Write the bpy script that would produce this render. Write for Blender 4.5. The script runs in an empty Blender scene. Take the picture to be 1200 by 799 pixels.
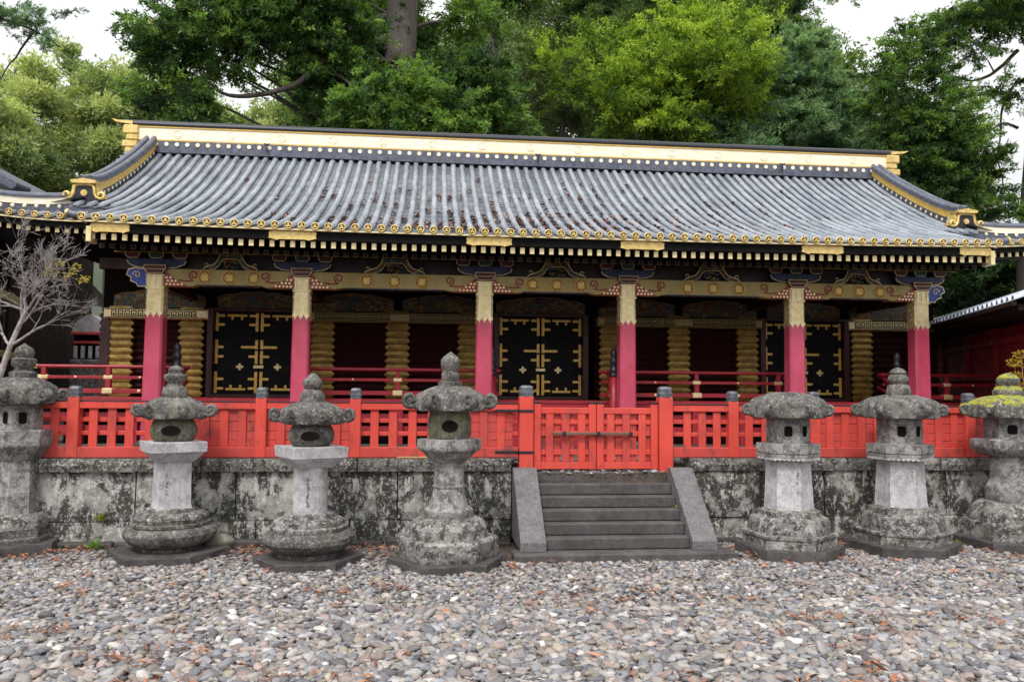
import bpy, bmesh, math, random
import numpy as np
from mathutils import Vector, Matrix, noise as mnoise
random.seed(7)
rng = np.random.default_rng(11)
PI = math.pi
R = math.radians
scene = bpy.context.scene
COL = scene.collection

# ------------------------------------------------------------------ camera, sky, sun, exposure
EYE = 1.75
FOC, YAW, PITCH, ROLL = 925.0, R(5.74), R(3.6), R(0.47)
cam_d = bpy.data.cameras.new('camera')
cam = bpy.data.objects.new('camera', cam_d)
COL.objects.link(cam)
scene.camera = cam
cam_d.sensor_width = 36.0
cam_d.lens = FOC / 1200.0 * 36.0
cam_d.clip_end = 2000
cam_d.clip_start = 0.05
cam.location = (0, 0, EYE)
cam.matrix_world = (Matrix.Translation((0, 0, EYE)) @ Matrix.Rotation(-YAW, 4, 'Z')
                    @ Matrix.Rotation(PI / 2 + PITCH, 4, 'X') @ Matrix.Rotation(ROLL, 4, 'Z'))

world = bpy.data.worlds.new('World')
scene.world = world
world.use_nodes = True
wn = world.node_tree
bgn = wn.nodes['Background']
sky = wn.nodes.new('ShaderNodeTexSky')
sky.sky_type = 'NISHITA'
sky.sun_disc = False
sky.sun_elevation = R(52)
sky.sun_rotation = R(205)
sky.air_density = 1.0
sky.dust_density = 6.0
hs = wn.nodes.new('ShaderNodeHueSaturation')
hs.inputs['Saturation'].default_value = 0.22
wn.links.new(sky.outputs[0], hs.inputs['Color'])
# overcast: a bright uneven cloud layer over the blue sky
ctc = wn.nodes.new('ShaderNodeTexCoord')
cno = wn.nodes.new('ShaderNodeTexNoise')
cno.inputs['Scale'].default_value = 1.6
cno.inputs['Detail'].default_value = 5
wn.links.new(ctc.outputs['Generated'], cno.inputs['Vector'])
crp = wn.nodes.new('ShaderNodeValToRGB')
crp.color_ramp.elements[0].position = .3
crp.color_ramp.elements[0].color = (5.2, 5.3, 5.45, 1)
crp.color_ramp.elements[1].position = .7
crp.color_ramp.elements[1].color = (7.0, 7.0, 7.05, 1)
wn.links.new(cno.outputs['Fac'], crp.inputs[0])
cmx = wn.nodes.new('ShaderNodeMix')
cmx.data_type = 'RGBA'
cmx.inputs[0].default_value = .78
wn.links.new(hs.outputs[0], cmx.inputs[6])
wn.links.new(crp.outputs[0], cmx.inputs[7])
csx = wn.nodes.new('ShaderNodeSeparateXYZ')
wn.links.new(ctc.outputs['Generated'], csx.inputs[0])
cmr = wn.nodes.new('ShaderNodeMapRange')      # overcast skies are three times as bright overhead as at the horizon
cmr.inputs['From Min'].default_value = 0.0
cmr.inputs['From Max'].default_value = 1.0
cmr.inputs['To Min'].default_value = 0.50
cmr.inputs['To Max'].default_value = 1.42
wn.links.new(csx.outputs['Z'], cmr.inputs['Value'])
cml = wn.nodes.new('ShaderNodeMix')
cml.data_type = 'RGBA'
cml.blend_type = 'MULTIPLY'
cml.inputs[0].default_value = 1.0
wn.links.new(cmx.outputs[2], cml.inputs[6])
wn.links.new(cmr.outputs[0], cml.inputs[7])
wn.links.new(cml.outputs[2], bgn.inputs[0])
bgn.inputs[1].default_value = 0.15

sun_d = bpy.data.lights.new('sun', 'SUN')
sun_d.energy = 1.25
sun_d.angle = R(14)
sun_d.color = (1.0, 0.96, 0.9)
sun = bpy.data.objects.new('sun', sun_d)
COL.objects.link(sun)
sd = Vector((-0.42 * math.cos(R(52)) / 1.0, -0.9 * math.cos(R(52)), math.sin(R(52))))
sun.rotation_euler = sd.to_track_quat('Z', 'Y').to_euler()
sun.location = (-5, -10, 20)

scene.view_settings.view_transform = 'Standard'
scene.view_settings.look = 'None'
scene.view_settings.gamma = 1.0
scene.view_settings.use_curve_mapping = False
scene.view_settings.exposure = 0.70
scene.cycles.max_bounces = 6
scene.cycles.diffuse_bounces = 3
scene.cycles.glossy_bounces = 3
scene.cycles.transmission_bounces = 2


# ------------------------------------------------------------------ measuring: a pixel of the survey photo to metres
def ray(px, py):
    u, v = (px - 600) / FOC, (399.5 - py) / FOC
    c, s = math.cos(ROLL), math.sin(ROLL)
    u, v = u * c - v * s, u * s + v * c
    y = math.cos(PITCH) - v * math.sin(PITCH)
    z = math.sin(PITCH) + v * math.cos(PITCH)
    return Vector((u * math.cos(YAW) + y * math.sin(YAW), -u * math.sin(YAW) + y * math.cos(YAW), z))


def at(px, py, Y):
    r = ray(px, py)
    t = Y / r.y
    return Vector((r.x * t, Y, EYE + r.z * t))


# ------------------------------------------------------------------ materials
class NT:
    def __init__(self, name, rough=0.6, metal=0.0, spec=0.5):
        self.m = bpy.data.materials.new(name)
        self.m.use_nodes = True
        self.t = self.m.node_tree
        self.b = self.t.nodes['Principled BSDF']
        self.b.inputs['Roughness'].default_value = rough
        self.b.inputs['Metallic'].default_value = metal
        self.b.inputs['Specular IOR Level'].default_value = spec
        self._p = None

    def n(self, k):
        return self.t.nodes.new(k)

    def l(self, a, b):
        self.t.links.new(a, b)

    def pos(self, scale=(1, 1, 1)):
        if self._p is None:
            self._p = self.n('ShaderNodeNewGeometry')
        if scale == (1, 1, 1):
            return self._p.outputs['Position']
        mp = self.n('ShaderNodeMapping')
        mp.inputs['Scale'].default_value = scale
        self.l(self._p.outputs['Position'], mp.inputs['Vector'])
        return mp.outputs[0]

    def noise(self, scale, detail=4, rough=0.55, st=(1, 1, 1), dist=0.0):
        n = self.n('ShaderNodeTexNoise')
        n.inputs['Scale'].default_value = scale
        n.inputs['Detail'].default_value = detail
        n.inputs['Roughness'].default_value = rough
        n.inputs['Distortion'].default_value = dist
        self.l(self.pos(st), n.inputs['Vector'])
        return n.outputs['Fac']

    def voro(self, scale, st=(1, 1, 1), out='Color', feat='F1'):
        n = self.n('ShaderNodeTexVoronoi')
        n.feature = feat
        n.inputs['Scale'].default_value = scale
        self.l(self.pos(st), n.inputs['Vector'])
        return n.outputs[out]

    def ramp(self, fac, stops):
        n = self.n('ShaderNodeValToRGB')
        e = n.color_ramp.elements
        while len(e) < len(stops):
            e.new(0.5)
        for el, (p, c) in zip(e, stops):
            el.position = p
            el.color = (c, c, c, 1) if isinstance(c, (int, float)) else (*c, 1)
        self.l(fac, n.inputs[0])
        return n.outputs[0]

    def mix(self, fac, a, b, mode='MIX'):
        n = self.n('ShaderNodeMix')
        n.data_type = 'RGBA'
        n.blend_type = mode
        for sock, v in ((n.inputs[0], fac), (n.inputs[6], a), (n.inputs[7], b)):
            if isinstance(v, (int, float)):
                sock.default_value = v
            elif isinstance(v, tuple):
                sock.default_value = (*v, 1)
            else:
                self.l(v, sock)
        return n.outputs[2]

    def math(self, op, a, b=0.0):
        n = self.n('ShaderNodeMath')
        n.operation = op
        for sock, v in ((n.inputs[0], a), (n.inputs[1], b)):
            if isinstance(v, (int, float)):
                sock.default_value = v
            else:
                self.l(v, sock)
        return n.outputs[0]

    def attr(self, name):
        n = self.n('ShaderNodeAttribute')
        n.attribute_name = name
        return n.outputs['Color']

    def col(self, c):
        if isinstance(c, tuple):
            self.b.inputs['Base Color'].default_value = (*c, 1)
        else:
            self.l(c, self.b.inputs['Base Color'])
        return self

    def rough(self, s):
        self.l(s, self.b.inputs['Roughness'])
        return self

    def bump(self, h, strength=0.4, dist=0.01):
        n = self.n('ShaderNodeBump')
        n.inputs['Strength'].default_value = strength
        n.inputs['Distance'].default_value = dist
        self.l(h, n.inputs['Height'])
        self.l(n.outputs[0], self.b.inputs['Normal'])
        return self

    def up(self):
        if self._p is None:
            self.pos()
        s = self.n('ShaderNodeSeparateXYZ')
        self.l(self._p.outputs['Normal'], s.inputs[0])
        return s.outputs['Z']


M = {}


def paint(name, c, c2, rough=0.45, wear=(0.12, 0.03, 0.025), wearamt=0.35, spec=0.5):
    m = NT(name, rough, 0, spec)
    g = m.noise(9, 5, .6, (6, 6, .6))
    base = m.mix(m.ramp(m.noise(2.2, 4), [(.3, 0), (.7, 1)]), c, c2)
    base = m.mix(m.ramp(g, [(.35, .45), (.65, 0)]), base, tuple(v * .6 for v in c))
    base = m.mix(m.ramp(m.noise(1.3, 6, .65, (1, 1, .7)), [(.42, 0), (.68, .32)]), base, tuple(min(1, v * .86 + .06) for v in c)) if wearamt > .5 else base
    d = m.ramp(m.noise(5, 7, .72, (1, 1, .5)), [(.53, 0), (.68, wearamt)])
    m.col(m.mix(d, base, wear))
    m.rough(m.ramp(m.noise(6, 4), [(.3, rough - .1), (.7, rough + .18)]))
    m.bump(g, .25, .004)
    M[name] = m.m


paint('vermilion', (.70, .068, .042), (.58, .045, .032), .55, (.20, .045, .04), .7)
paint('vermilion_worn', (.62, .062, .045), (.44, .04, .034), .6, (.085, .04, .036), .9)
paint('crimson', (.59, .085, .155), (.47, .045, .09), .36, (.26, .05, .07), .5)
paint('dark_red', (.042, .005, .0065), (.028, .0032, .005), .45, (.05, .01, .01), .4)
paint('rail_red', (.36, .02, .035), (.28, .014, .022), .4, (.12, .015, .02), .4)
paint('red_wall', (.46, .034, .05), (.36, .026, .04), .6, (.2, .02, .025), .5, .12)
paint('frieze_paint', (.028, .008, .010), (.016, .010, .012), .5, (.05, .03, .02), .4)
paint('shaded_blue', (.012, .02, .11), (.008, .03, .05), .4, (.12, .10, .05), .5)  # bracket blue, darkened to put the shade under the eaves into the colour
paint('block_red', (.10, .014, .014), (.07, .010, .012), .45, (.10, .07, .03), .5)
paint('dim_gilt', (.085, .055, .018), (.05, .032, .012), .5, (.015, .01, .008), .7)
paint('blue_paint', (.03, .07, .42), (.02, .04, .28), .4, (.5, .5, .5), .2)
paint('dark_timber', (.035, .022, .016), (.022, .014, .011), .6, (.05, .035, .025), .5, .1)
paint('bare_wood', (.17, .10, .08), (.12, .065, .05), .7, (.05, .035, .03), .5)
paint('pale_wood', (.50, .33, .15), (.42, .26, .11), .6, (.2, .12, .06), .4)
paint('green_paint', (.02, .07, .05), (.012, .04, .03), .4, (.1, .08, .03), .3)
paint('old_gold_beam', (.42, .32, .085), (.33, .24, .06), .38, (.13, .10, .03), .55)

m = NT('gold', .38, .45)
g = m.noise(14, 5, .65)
m.col(m.mix(m.ramp(g, [(.38, .65), (.62, 0)]), (.80, .60, .23), (.44, .31, .10)))
m.rough(m.ramp(m.noise(9, 4), [(.3, .3), (.7, .55)]))
m.bump(m.noise(45, 3), .25, .004)
M['gold'] = m.m
m = NT('pale_gold', .4, .45)
g = m.noise(11, 5, .65)
m.col(m.mix(m.ramp(g, [(.4, .6), (.6, 0)]), (.84, .72, .42), (.60, .46, .20)))
m.bump(m.noise(40, 3), .2, .004)
M['pale_gold'] = m.m
m = NT('bright_gilt', .42, .2)
g = m.noise(12, 5, .65)
m.col(m.mix(m.ramp(g, [(.36, .7), (.62, 0)]), (.74, .50, .12), (.50, .30, .06)))
m.bump(m.noise(30, 3), .25, .005)
M['bright_gilt'] = m.m
m = NT('gold_leaf', .45, .5)     # gilded log ends, warmer and duller
g = m.noise(7, 6, .7, (1, 1, 2.5))
m.col(m.mix(m.ramp(g, [(.42, .8), (.6, 0)]), (.35, .225, .05), (.13, .078, .018)))
m.bump(m.noise(30, 4), .4, .006)
M['gold_leaf'] = m.m
m = NT('ridge_white', .45, .1)
g = m.noise(5, 6, .7, (1, 1, 2))
m.col(m.mix(m.ramp(g, [(.4, .6), (.65, 0)]), (.90, .86, .72), (.80, .68, .44)))
m.bump(m.noise(35, 3), .2, .006)
M['ridge_white'] = m.m

m = NT('black_lacquer', .5, 0, .07)
m.col(m.mix(m.ramp(m.noise(8, 5), [(.4, 0), (.7, .6)]), (.006, .006, .007), (.016, .013, .012)))
M['black_lacquer'] = m.m
m = NT('black_metal', .42, .3)
m.col(m.mix(m.noise(20, 4), (.012, .013, .02), (.035, .035, .045)))
m.bump(m.noise(60, 2), .2, .002)
M['black_metal'] = m.m
m = NT('post_cap_metal', .5, .4)
m.col(m.mix(m.ramp(m.noise(16, 5), [(.35, 0), (.65, 1)]), (.07, .075, .095), (.17, .175, .20)))
M['post_cap_metal'] = m.m
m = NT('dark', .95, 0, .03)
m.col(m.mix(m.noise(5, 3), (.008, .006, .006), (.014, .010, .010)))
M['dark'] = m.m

m = NT('roof_tile', .36, .25)
a = m.attr('col')
st = m.noise(3.0, 6, .7, (1, .35, .35))
c = m.mix(m.ramp(st, [(.35, 0), (.7, 1)]), (.145, .165, .20), (.29, .315, .345))
c = m.mix(1.0, c, a, 'MULTIPLY')
sp = m.ramp(m.noise(26, 5, .7), [(.60, 0), (.70, .55)])
c = m.mix(sp, c, (.42, .42, .43))
br = m.ramp(m.noise(4.5, 6, .75), [(.62, 0), (.72, .6)])
c = m.mix(br, c, (.17, .10, .075))
m.col(c)
m.rough(m.ramp(m.noise(8, 5), [(.3, .30), (.7, .55)]))
m.bump(m.noise(40, 4), .25, .004)
M['roof_tile'] = m.m
m = NT('ridge_tile', .4, .2)
m.col(m.mix(m.ramp(m.noise(9, 5), [(.3, 0), (.7, 1)]), (.055, .062, .09), (.14, .15, .19)))
m.bump(m.noise(30, 3), .2, .004)
M['ridge_tile'] = m.m

m = NT('carving', .55)         # polychrome carved panels under the eaves
v = m.voro(16, (1, 1, 1.4))
h = m.n('ShaderNodeSeparateColor')
m.l(v, h.inputs[0])
c = m.ramp(h.outputs[0], [(0, (.03, .05, .12)), (.3, (.02, .09, .06)), (.5, (.13, .02, .02)), (.68, (.10, .07, .015)), (.85, (.25, .18, .05)), (1, (.02, .02, .03))])
m.col(c)
m.bump(m.voro(16, (1, 1, 1.4), 'Distance'), .8, .02)
M['carving'] = m.m


def stone(name, dark, mid, pale, black=.5, white=.5, green=.0, scale=1.0, moss=0.0, spots=(.62, .60, .58), wall=False):
    m = NT(name, .85, 0, .3)
    n1 = m.noise(3.2 * scale, 7, .68)
    c = m.ramp(n1, [(.28, dark), (.5, mid), (.74, pale)])
    n2 = m.noise((2.6 if wall else 9.0) * scale, 10, .74, (1, 1, .7) if wall else (1, 1, 1), .25)
    lo = .455 if wall else .485
    c = m.mix(m.ramp(n2, [(lo, 0), (lo + .045, black)]), c, (.022, .020, .019))
    n3 = m.noise((9 if wall else 20) * scale, 9, .78, (1, 1, .45) if wall else (1, 1, 1))
    c = m.mix(m.ramp(n3, [(.55, 0), (.59, white)]), c, spots)
    n5 = m.noise((26 if wall else 42) * scale, 6, .75)
    c = m.mix(m.ramp(n5, [(.565, 0), (.60, white * .9)]), c, spots)
    if green:
        n4 = m.noise(4.1 * scale, 6, .7, dist=.5)
        c = m.mix(m.ramp(n4, [(.52, 0), (.66, green)]), c, (.16, .18, .08))
    if moss:
        up = m.math('MULTIPLY', m.ramp(m.up(), [(.25, 0), (.6, 1)]), m.ramp(m.noise(7, 6, .7), [(.5 - moss * .08, 0), (.56 - moss * .08, 1)]))
        c = m.mix(up, c, m.mix(m.ramp(m.noise(18, 5, .7), [(.3, 0), (.7, 1)]), (.16, .19, .02), (.46, .44, .035)))
    gr = m.noise(70 * scale, 4, .6)
    c = m.mix(m.ramp(gr, [(.3, .35), (.7, 0)]), c, (.05, .045, .045))
    m.col(c)
    hh = m.math('ADD', m.math('MULTIPLY', n2, .6), m.math('MULTIPLY', gr, .4))
    m.bump(hh, .7, .012)
    M[name] = m.m


stone('lantern_pale', (.42, .405, .42), (.56, .54, .56), (.68, .665, .68), .28, .4, .1, spots=(.70, .69, .70))
stone('lantern_grey', (.14, .135, .13), (.29, .28, .275), (.46, .445, .44), .6, .5, .2, 1.0)
stone('lantern_dark', (.065, .058, .054), (.125, .115, .108), (.23, .215, .20), .65, .42, .3, 1.1, spots=(.52, .51, .48))
stone('lantern_mossy', (.06, .055, .05), (.12, .11, .10), (.25, .24, .22), .65, .5, .4, 1.0, 1.0)
stone('lantern_greenbox', (.06, .055, .045), (.14, .135, .10), (.23, .23, .15), .5, .3, .9)
stone('lantern_base', (.065, .058, .055), (.20, .19, .178), (.46, .445, .43), .85, .6, .3, 1.15, spots=(.66, .65, .62))
stone('slab_dark', (.05, .045, .045), (.075, .068, .068), (.11, .10, .10), .4, .08, .12, spots=(.4, .39, .37))
stone('wall_stone', (.07, .07, .063), (.33, .325, .30), (.60, .59, .56), .93, .8, .3, 1.1, spots=(.66, .66, .61), wall=True)
stone('coping_stone', (.06, .058, .05), (.15, .145, .13), (.36, .355, .32), .95, .75, .35, 1.3)
stone('step_stone', (.05, .045, .045), (.085, .078, .077), (.13, .12, .12), .25, .10, .06, 1.0, spots=(.35, .34, .33))
stone('cheek_stone', (.12, .112, .116), (.165, .155, .162), (.215, .205, .213), .25, .3, .05, 2.0, spots=(.42, .41, .42))
stone('boulder_stone', (.16, .15, .12), (.26, .25, .19), (.33, .32, .26), .15, .2, .5, 2.0)

m = NT('pebble', .62, 0, .4)
a = m.attr('col')
c = m.mix(m.ramp(m.noise(40, 5, .7), [(.3, .5), (.65, 0)]), a, m.mix(1.0, a, (.5, .47, .45), 'MULTIPLY'))
c = m.mix(m.ramp(m.noise(90, 3, .6), [(.6, 0), (.75, .35)]), c, (.55, .53, .5))
m.col(c)
m.bump(m.noise(60, 4), .3, .006)
M['pebble'] = m.m
m = NT('soil', .95)
c = m.ramp(m.noise(6, 8, .75), [(.3, (.035, .026, .02)), (.5, (.075, .055, .043)), (.7, (.13, .10, .085))])
m.col(m.mix(m.ramp(m.noise(30, 5, .7), [(.5, 0), (.7, .6)]), c, (.17, .15, .14)))
m.bump(m.noise(25, 6), .8, .03)
M['soil'] = m.m
m = NT('hill', .95)
m.col(m.ramp(m.noise(.8, 8, .75), [(.3, (.012, .02, .008)), (.6, (.03, .05, .015)), (.8, (.05, .07, .025))]))
M['hill'] = m.m
m = NT('bark', .9)
g = m.noise(7, 6, .7, (5, 5, .35))
m.col(m.ramp(g, [(.3, (.045, .035, .03)), (.55, (.12, .10, .09)), (.75, (.22, .19, .17))]))
m.bump(g, .9, .04)
M['bark'] = m.m
m = NT('dark_bark', .9)
g = m.noise(7, 6, .7, (5, 5, .5))
m.col(m.ramp(g, [(.3, (.02, .015, .012)), (.7, (.06, .048, .04))]))
m.bump(g, .8, .03)
M['dark_bark'] = m.m
m = NT('twig', .85)
m.col(m.ramp(m.noise(20, 5, .7), [(.35, (.18, .155, .15)), (.55, (.38, .34, .34)), (.7, (.56, .51, .515))]))
M['twig'] = m.m
m = NT('leaf', .55, 0, .35)
a = m.attr('col')
m.col(a)
tr = m.n('ShaderNodeBsdfTranslucent')
m.l(m.mix(1.0, a, (1.3, 1.4, .6), 'MULTIPLY'), tr.inputs[0])
ms = m.n('ShaderNodeMixShader')
ms.inputs[0].default_value = .36
out = m.t.nodes['Material Output']
m.l(m.b.outputs[0], ms.inputs[1])
m.l(tr.outputs[0], ms.inputs[2])
m.l(ms.outputs[0], out.inputs[0])
M['leaf'] = m.m
m = NT('litter', .8)
m.col(m.attr('col'))
M['litter'] = m.m
m = NT('rust_paint', .9)
m.col(m.mix(m.noise(50, 4), (.22, .08, .04), (.12, .06, .045)))
M['rust_paint'] = m.m
m = NT('votive_paper', .7)
m.col(m.mix(m.noise(30, 4), (.55, .06, .05), (.7, .12, .1)))
M['votive_paper'] = m.m


# ------------------------------------------------------------------ mesh builder
class MB:
    def __init__(self):
        self.v, self.f, self.fm, self.fs = [], [], [], []
        self.mi, self.sm = 0, False

    def add(self, vs, fs, smooth=None):
        o = len(self.v)
        self.v += [tuple(p) for p in vs]
        for f in fs:
            self.f.append([i + o for i in f])
            self.fm.append(self.mi)
            self.fs.append(self.sm if smooth is None else smooth)

    def box(self, x0, x1, y0, y1, z0, z1, c=0.0, mat=None):
        """box, chamfered by c"""
        if c <= 0:
            vs = [(x, y, z) for x in (x0, x1) for y in (y0, y1) for z in (z0, z1)]
            fs = [(0, 1, 3, 2), (4, 6, 7, 5), (0, 4, 5, 1), (2, 3, 7, 6), (0, 2, 6, 4), (1, 5, 7, 3)]
        else:
            c = min(c, abs(x1 - x0) * .45, abs(y1 - y0) * .45, abs(z1 - z0) * .45)
            bm = bmesh.new()
            pts = []
            for x, sx in ((x0, 1), (x1, -1)):
                for y, sy in ((y0, 1), (y1, -1)):
                    for z, sz in ((z0, 1), (z1, -1)):
                        pts += [(x, y + sy * c, z + sz * c), (x + sx * c, y, z + sz * c), (x + sx * c, y + sy * c, z)]
            bv = [bm.verts.new(p) for p in pts]
            bmesh.ops.convex_hull(bm, input=bv)
            bmesh.ops.dissolve_limit(bm, angle_limit=.01, verts=bm.verts[:], edges=bm.edges[:])
            bm.verts.index_update()
            vs = [v.co[:] for v in bm.verts]
            fs = [[v.index for v in f.verts] for f in bm.faces]
            bm.free()
        if mat is not None:
            vs = [mat @ Vector(p) for p in vs]
        self.add(vs, fs, False)

    def prism(self, poly, y0, y1, plane='xz', mat=None, smooth=False):
        """outline extruded; plane xz: poly is (x, z) extruded along y; yz: (y, z) along x; xy: (x, y) along z"""
        n = len(poly)
        if plane == 'xz':
            vs = [(p[0], y0, p[1]) for p in poly] + [(p[0], y1, p[1]) for p in poly]
        elif plane == 'yz':
            vs = [(y0, p[0], p[1]) for p in poly] + [(y1, p[0], p[1]) for p in poly]
        else:
            vs = [(p[0], p[1], y0) for p in poly] + [(p[0], p[1], y1) for p in poly]
        fs = [list(range(n)), list(range(2 * n - 1, n - 1, -1))]
        fs += [(i, (i + 1) % n, n + (i + 1) % n, n + i) for i in range(n)]
        if mat is not None:
            vs = [mat @ Vector(p) for p in vs]
        self.add(vs, fs, smooth)

    def tube(self, path, rad, n=8, cap=True, smooth=True, flat=1.0):
        path = [Vector(p) for p in path]
        if not hasattr(rad, '__len__'):
            rad = [rad] * len(path)
        vs, fs = [], []
        prev = None
        for i, p in enumerate(path):
            t = (path[min(i + 1, len(path) - 1)] - path[max(i - 1, 0)])
            t = t.normalized() if t.length > 1e-9 else Vector((0, 0, 1))
            if prev is None:
                u = t.orthogonal().normalized() if abs(t.z) > .9 else t.cross(Vector((0, 0, 1))).normalized()
            else:
                u = (prev - t * prev.dot(t)).normalized()
            prev = u
            w = t.cross(u)
            for k in range(n):
                a = 2 * PI * k / n
                vs.append(p + (u * math.cos(a) + w * math.sin(a) * flat) * rad[i])
        for i in range(len(path) - 1):
            for k in range(n):
                fs.append((i * n + k, i * n + (k + 1) % n, (i + 1) * n + (k + 1) % n, (i + 1) * n + k))
        self.add(vs, fs, smooth)
        if cap:
            L = (len(path) - 1) * n
            self.add(vs[:n], [list(range(n - 1, -1, -1))], False)
            self.add(vs[L:], [list(range(n))], False)

    def lathe(self, prof, seg=32, sides=0, rot=0.0, center=(0, 0, 0), smooth=None, rnd=0.0, mod=None):
        """revolve (r, z); sides>0 makes an n-gon plan (r = apothem-like half width), rnd rounds it"""
        vs, fs = [], []
        for r, z in prof:
            for k in range(seg):
                a = 2 * PI * k / seg
                q = 1.0
                if sides:
                    s = 2 * PI / sides
                    b = ((a + s / 2) % s) - s / 2
                    q = (1 / math.cos(b)) * (1 - rnd) + rnd
                if sides == 6 and rnd < .1 and abs(abs(b) - s / 2) < 1e-6:
                    q *= 1.028
                if mod:
                    q *= mod(a, z)
                vs.append((center[0] + r * q * math.cos(a + rot), center[1] + r * q * math.sin(a + rot), center[2] + z))
        for i in range(len(prof) - 1):
            for k in range(seg):
                fs.append((i * seg + k, i * seg + (k + 1) % seg, (i + 1) * seg + (k + 1) % seg, (i + 1) * seg + k))
        fs.append(list(range(seg - 1, -1, -1)))
        L = (len(prof) - 1) * seg
        fs.append(list(range(L, L + seg)))
        self.add(vs, fs, smooth)

    def ellipsoid(self, c, r, seg=12, rings=8, mat=None):
        vs, fs = [], []
        for i in range(rings + 1):
            t = PI * i / rings
            for k in range(seg):
                a = 2 * PI * k / seg
                p = Vector((r[0] * math.sin(t) * math.cos(a), r[1] * math.sin(t) * math.sin(a), r[2] * math.cos(t)))
                if mat is not None:
                    p = mat @ p
                vs.append(p + Vector(c))
        for i in range(rings):
            for k in range(seg):
                fs.append((i * seg + k, (i + 1) * seg + k, (i + 1) * seg + (k + 1) % seg, i * seg + (k + 1) % seg))
        self.add(vs, fs, True)

    def disc(self, c, r, y, depth, n=16, sx=1.0):
        """short cylinder facing -y"""
        self.prism([(c[0] + r * sx * math.cos(2 * PI * k / n), c[1] + r * math.sin(2 * PI * k / n)) for k in range(n)], y, y + depth)

    def jitter(self, amp, freq=6.0, seed=0):
        out = []
        for p in self.v:
            q = Vector(p) * freq + Vector((seed * 3.1, seed * 1.7, seed * 2.3))
            d = mnoise.noise_vector(q) * amp + mnoise.noise_vector(q * 3.1) * amp * .4
            out.append((p[0] + d.x, p[1] + d.y, p[2] + d.z))
        self.v = out

    def build(self, name, mats, parent=None, origin=None, sharp=None):
        """origin: point (in the builder's coordinates) that becomes the object's origin"""
        if not isinstance(mats, (list, tuple)):
            mats = [mats]
        me = bpy.data.meshes.new(name)
        off = Vector(origin) if origin is not None else Vector((0, 0, 0))
        me.from_pydata([(p[0] - off.x, p[1] - off.y, p[2] - off.z) for p in self.v], [], self.f)
        for mm in mats:
            me.materials.append(M[mm])
        me.polygons.foreach_set('material_index', self.fm)
        me.polygons.foreach_set('use_smooth', self.fs)
        bm = bmesh.new()
        bm.from_mesh(me)
        bmesh.ops.recalc_face_normals(bm, faces=bm.faces[:])
        bm.to_mesh(me)
        bm.free()
        if sharp:
            me.set_sharp_from_angle(angle=R(sharp))
        me.update()
        o = bpy.data.objects.new(name, me)
        COL.objects.link(o)
        o.location = off
        if parent is not None:
            o.parent = parent
            if parent.get('_o') is not None and parent.parent is None:
                pass
        return o


def np_mesh(name, verts, faces_k, faces, mat, cols=None, parent=None, smooth=False):
    """big mesh from arrays; faces is (n, k)"""
    me = bpy.data.meshes.new(name)
    n = len(verts)
    me.vertices.add(n)
    me.vertices.foreach_set('co', np.ascontiguousarray(verts, dtype=np.float32).ravel())
    nf = len(faces)
    me.loops.add(nf * faces_k)
    me.loops.foreach_set('vertex_index', np.ascontiguousarray(faces, dtype=np.int32).ravel())
    me.polygons.add(nf)
    me.polygons.foreach_set('loop_start', np.arange(0, nf * faces_k, faces_k, dtype=np.int32))
    me.polygons.foreach_set('use_smooth', np.full(nf, smooth))
    me.update(calc_edges=True)
    if cols is not None:
        a = me.color_attributes.new('col', 'FLOAT_COLOR', 'POINT')
        c4 = np.ones((n, 4), np.float32)
        c4[:, :3] = cols
        a.data.foreach_set('color', c4.ravel())
    me.materials.append(M[mat])
    me.validate()
    o = bpy.data.objects.new(name, me)
    COL.objects.link(o)
    if parent is not None:
        o.parent = parent
    return o


def tag(o, label=None, cat=None, group=None, kind=None):
    if label:
        o['label'] = label
    if cat:
        o['category'] = cat
    if group:
        o['group'] = group
    if kind:
        o['kind'] = kind
    return o


def thing(name, loc, label, cat, group=None, rz=0.0):
    e = bpy.data.objects.new(name, None)
    e.empty_display_size = .2
    COL.objects.link(e)
    e.location = loc
    e.rotation_euler = (0, 0, rz)
    return tag(e, label, cat, group)


def put(mb, name, mats, parent, base, sharp=None, origin=None):
    """link a part whose builder coordinates are world coordinates under a thing standing at base"""
    o = mb.build(name, mats, parent, origin, sharp)
    o.location = o.location - Vector(base)
    return o


def sub(mb, name, mats, parent, sharp=None):
    """sub-part under a part built with put() and no origin: same coordinates as its part's mesh"""
    return mb.build(name, mats, parent, None, sharp)


def dup(o, loc, parent):
    c = o.copy()
    COL.objects.link(c)
    c.parent = parent
    c.location = loc
    for ch in list(o.children):
        dup(ch, ch.location.copy(), c)
    return c


# ------------------------------------------------------------------ layout constants (metres)
CX = 1.915          # centre line of the storehouse
YC = 12.2           # plane of the porch columns
YW = 13.98          # plane of the hall's front wall
YF = 9.3            # fence plane
TER = 0.95          # level of the upper terrace

# ------------------------------------------------------------------ setting: ground, terrace, hill
def grid_sheet(name, xs, ys, zf, mat):
    vs = [(x, y, zf(x, y)) for y in ys for x in xs]
    nx = len(xs)
    fs = [(j * nx + i, j * nx + i + 1, (j + 1) * nx + i + 1, (j + 1) * nx + i) for j in range(len(ys) - 1) for i in range(nx - 1)]
    mb = MB()
    mb.add(vs, fs, True)
    return tag(mb.build(name, mat), kind='structure')


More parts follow.
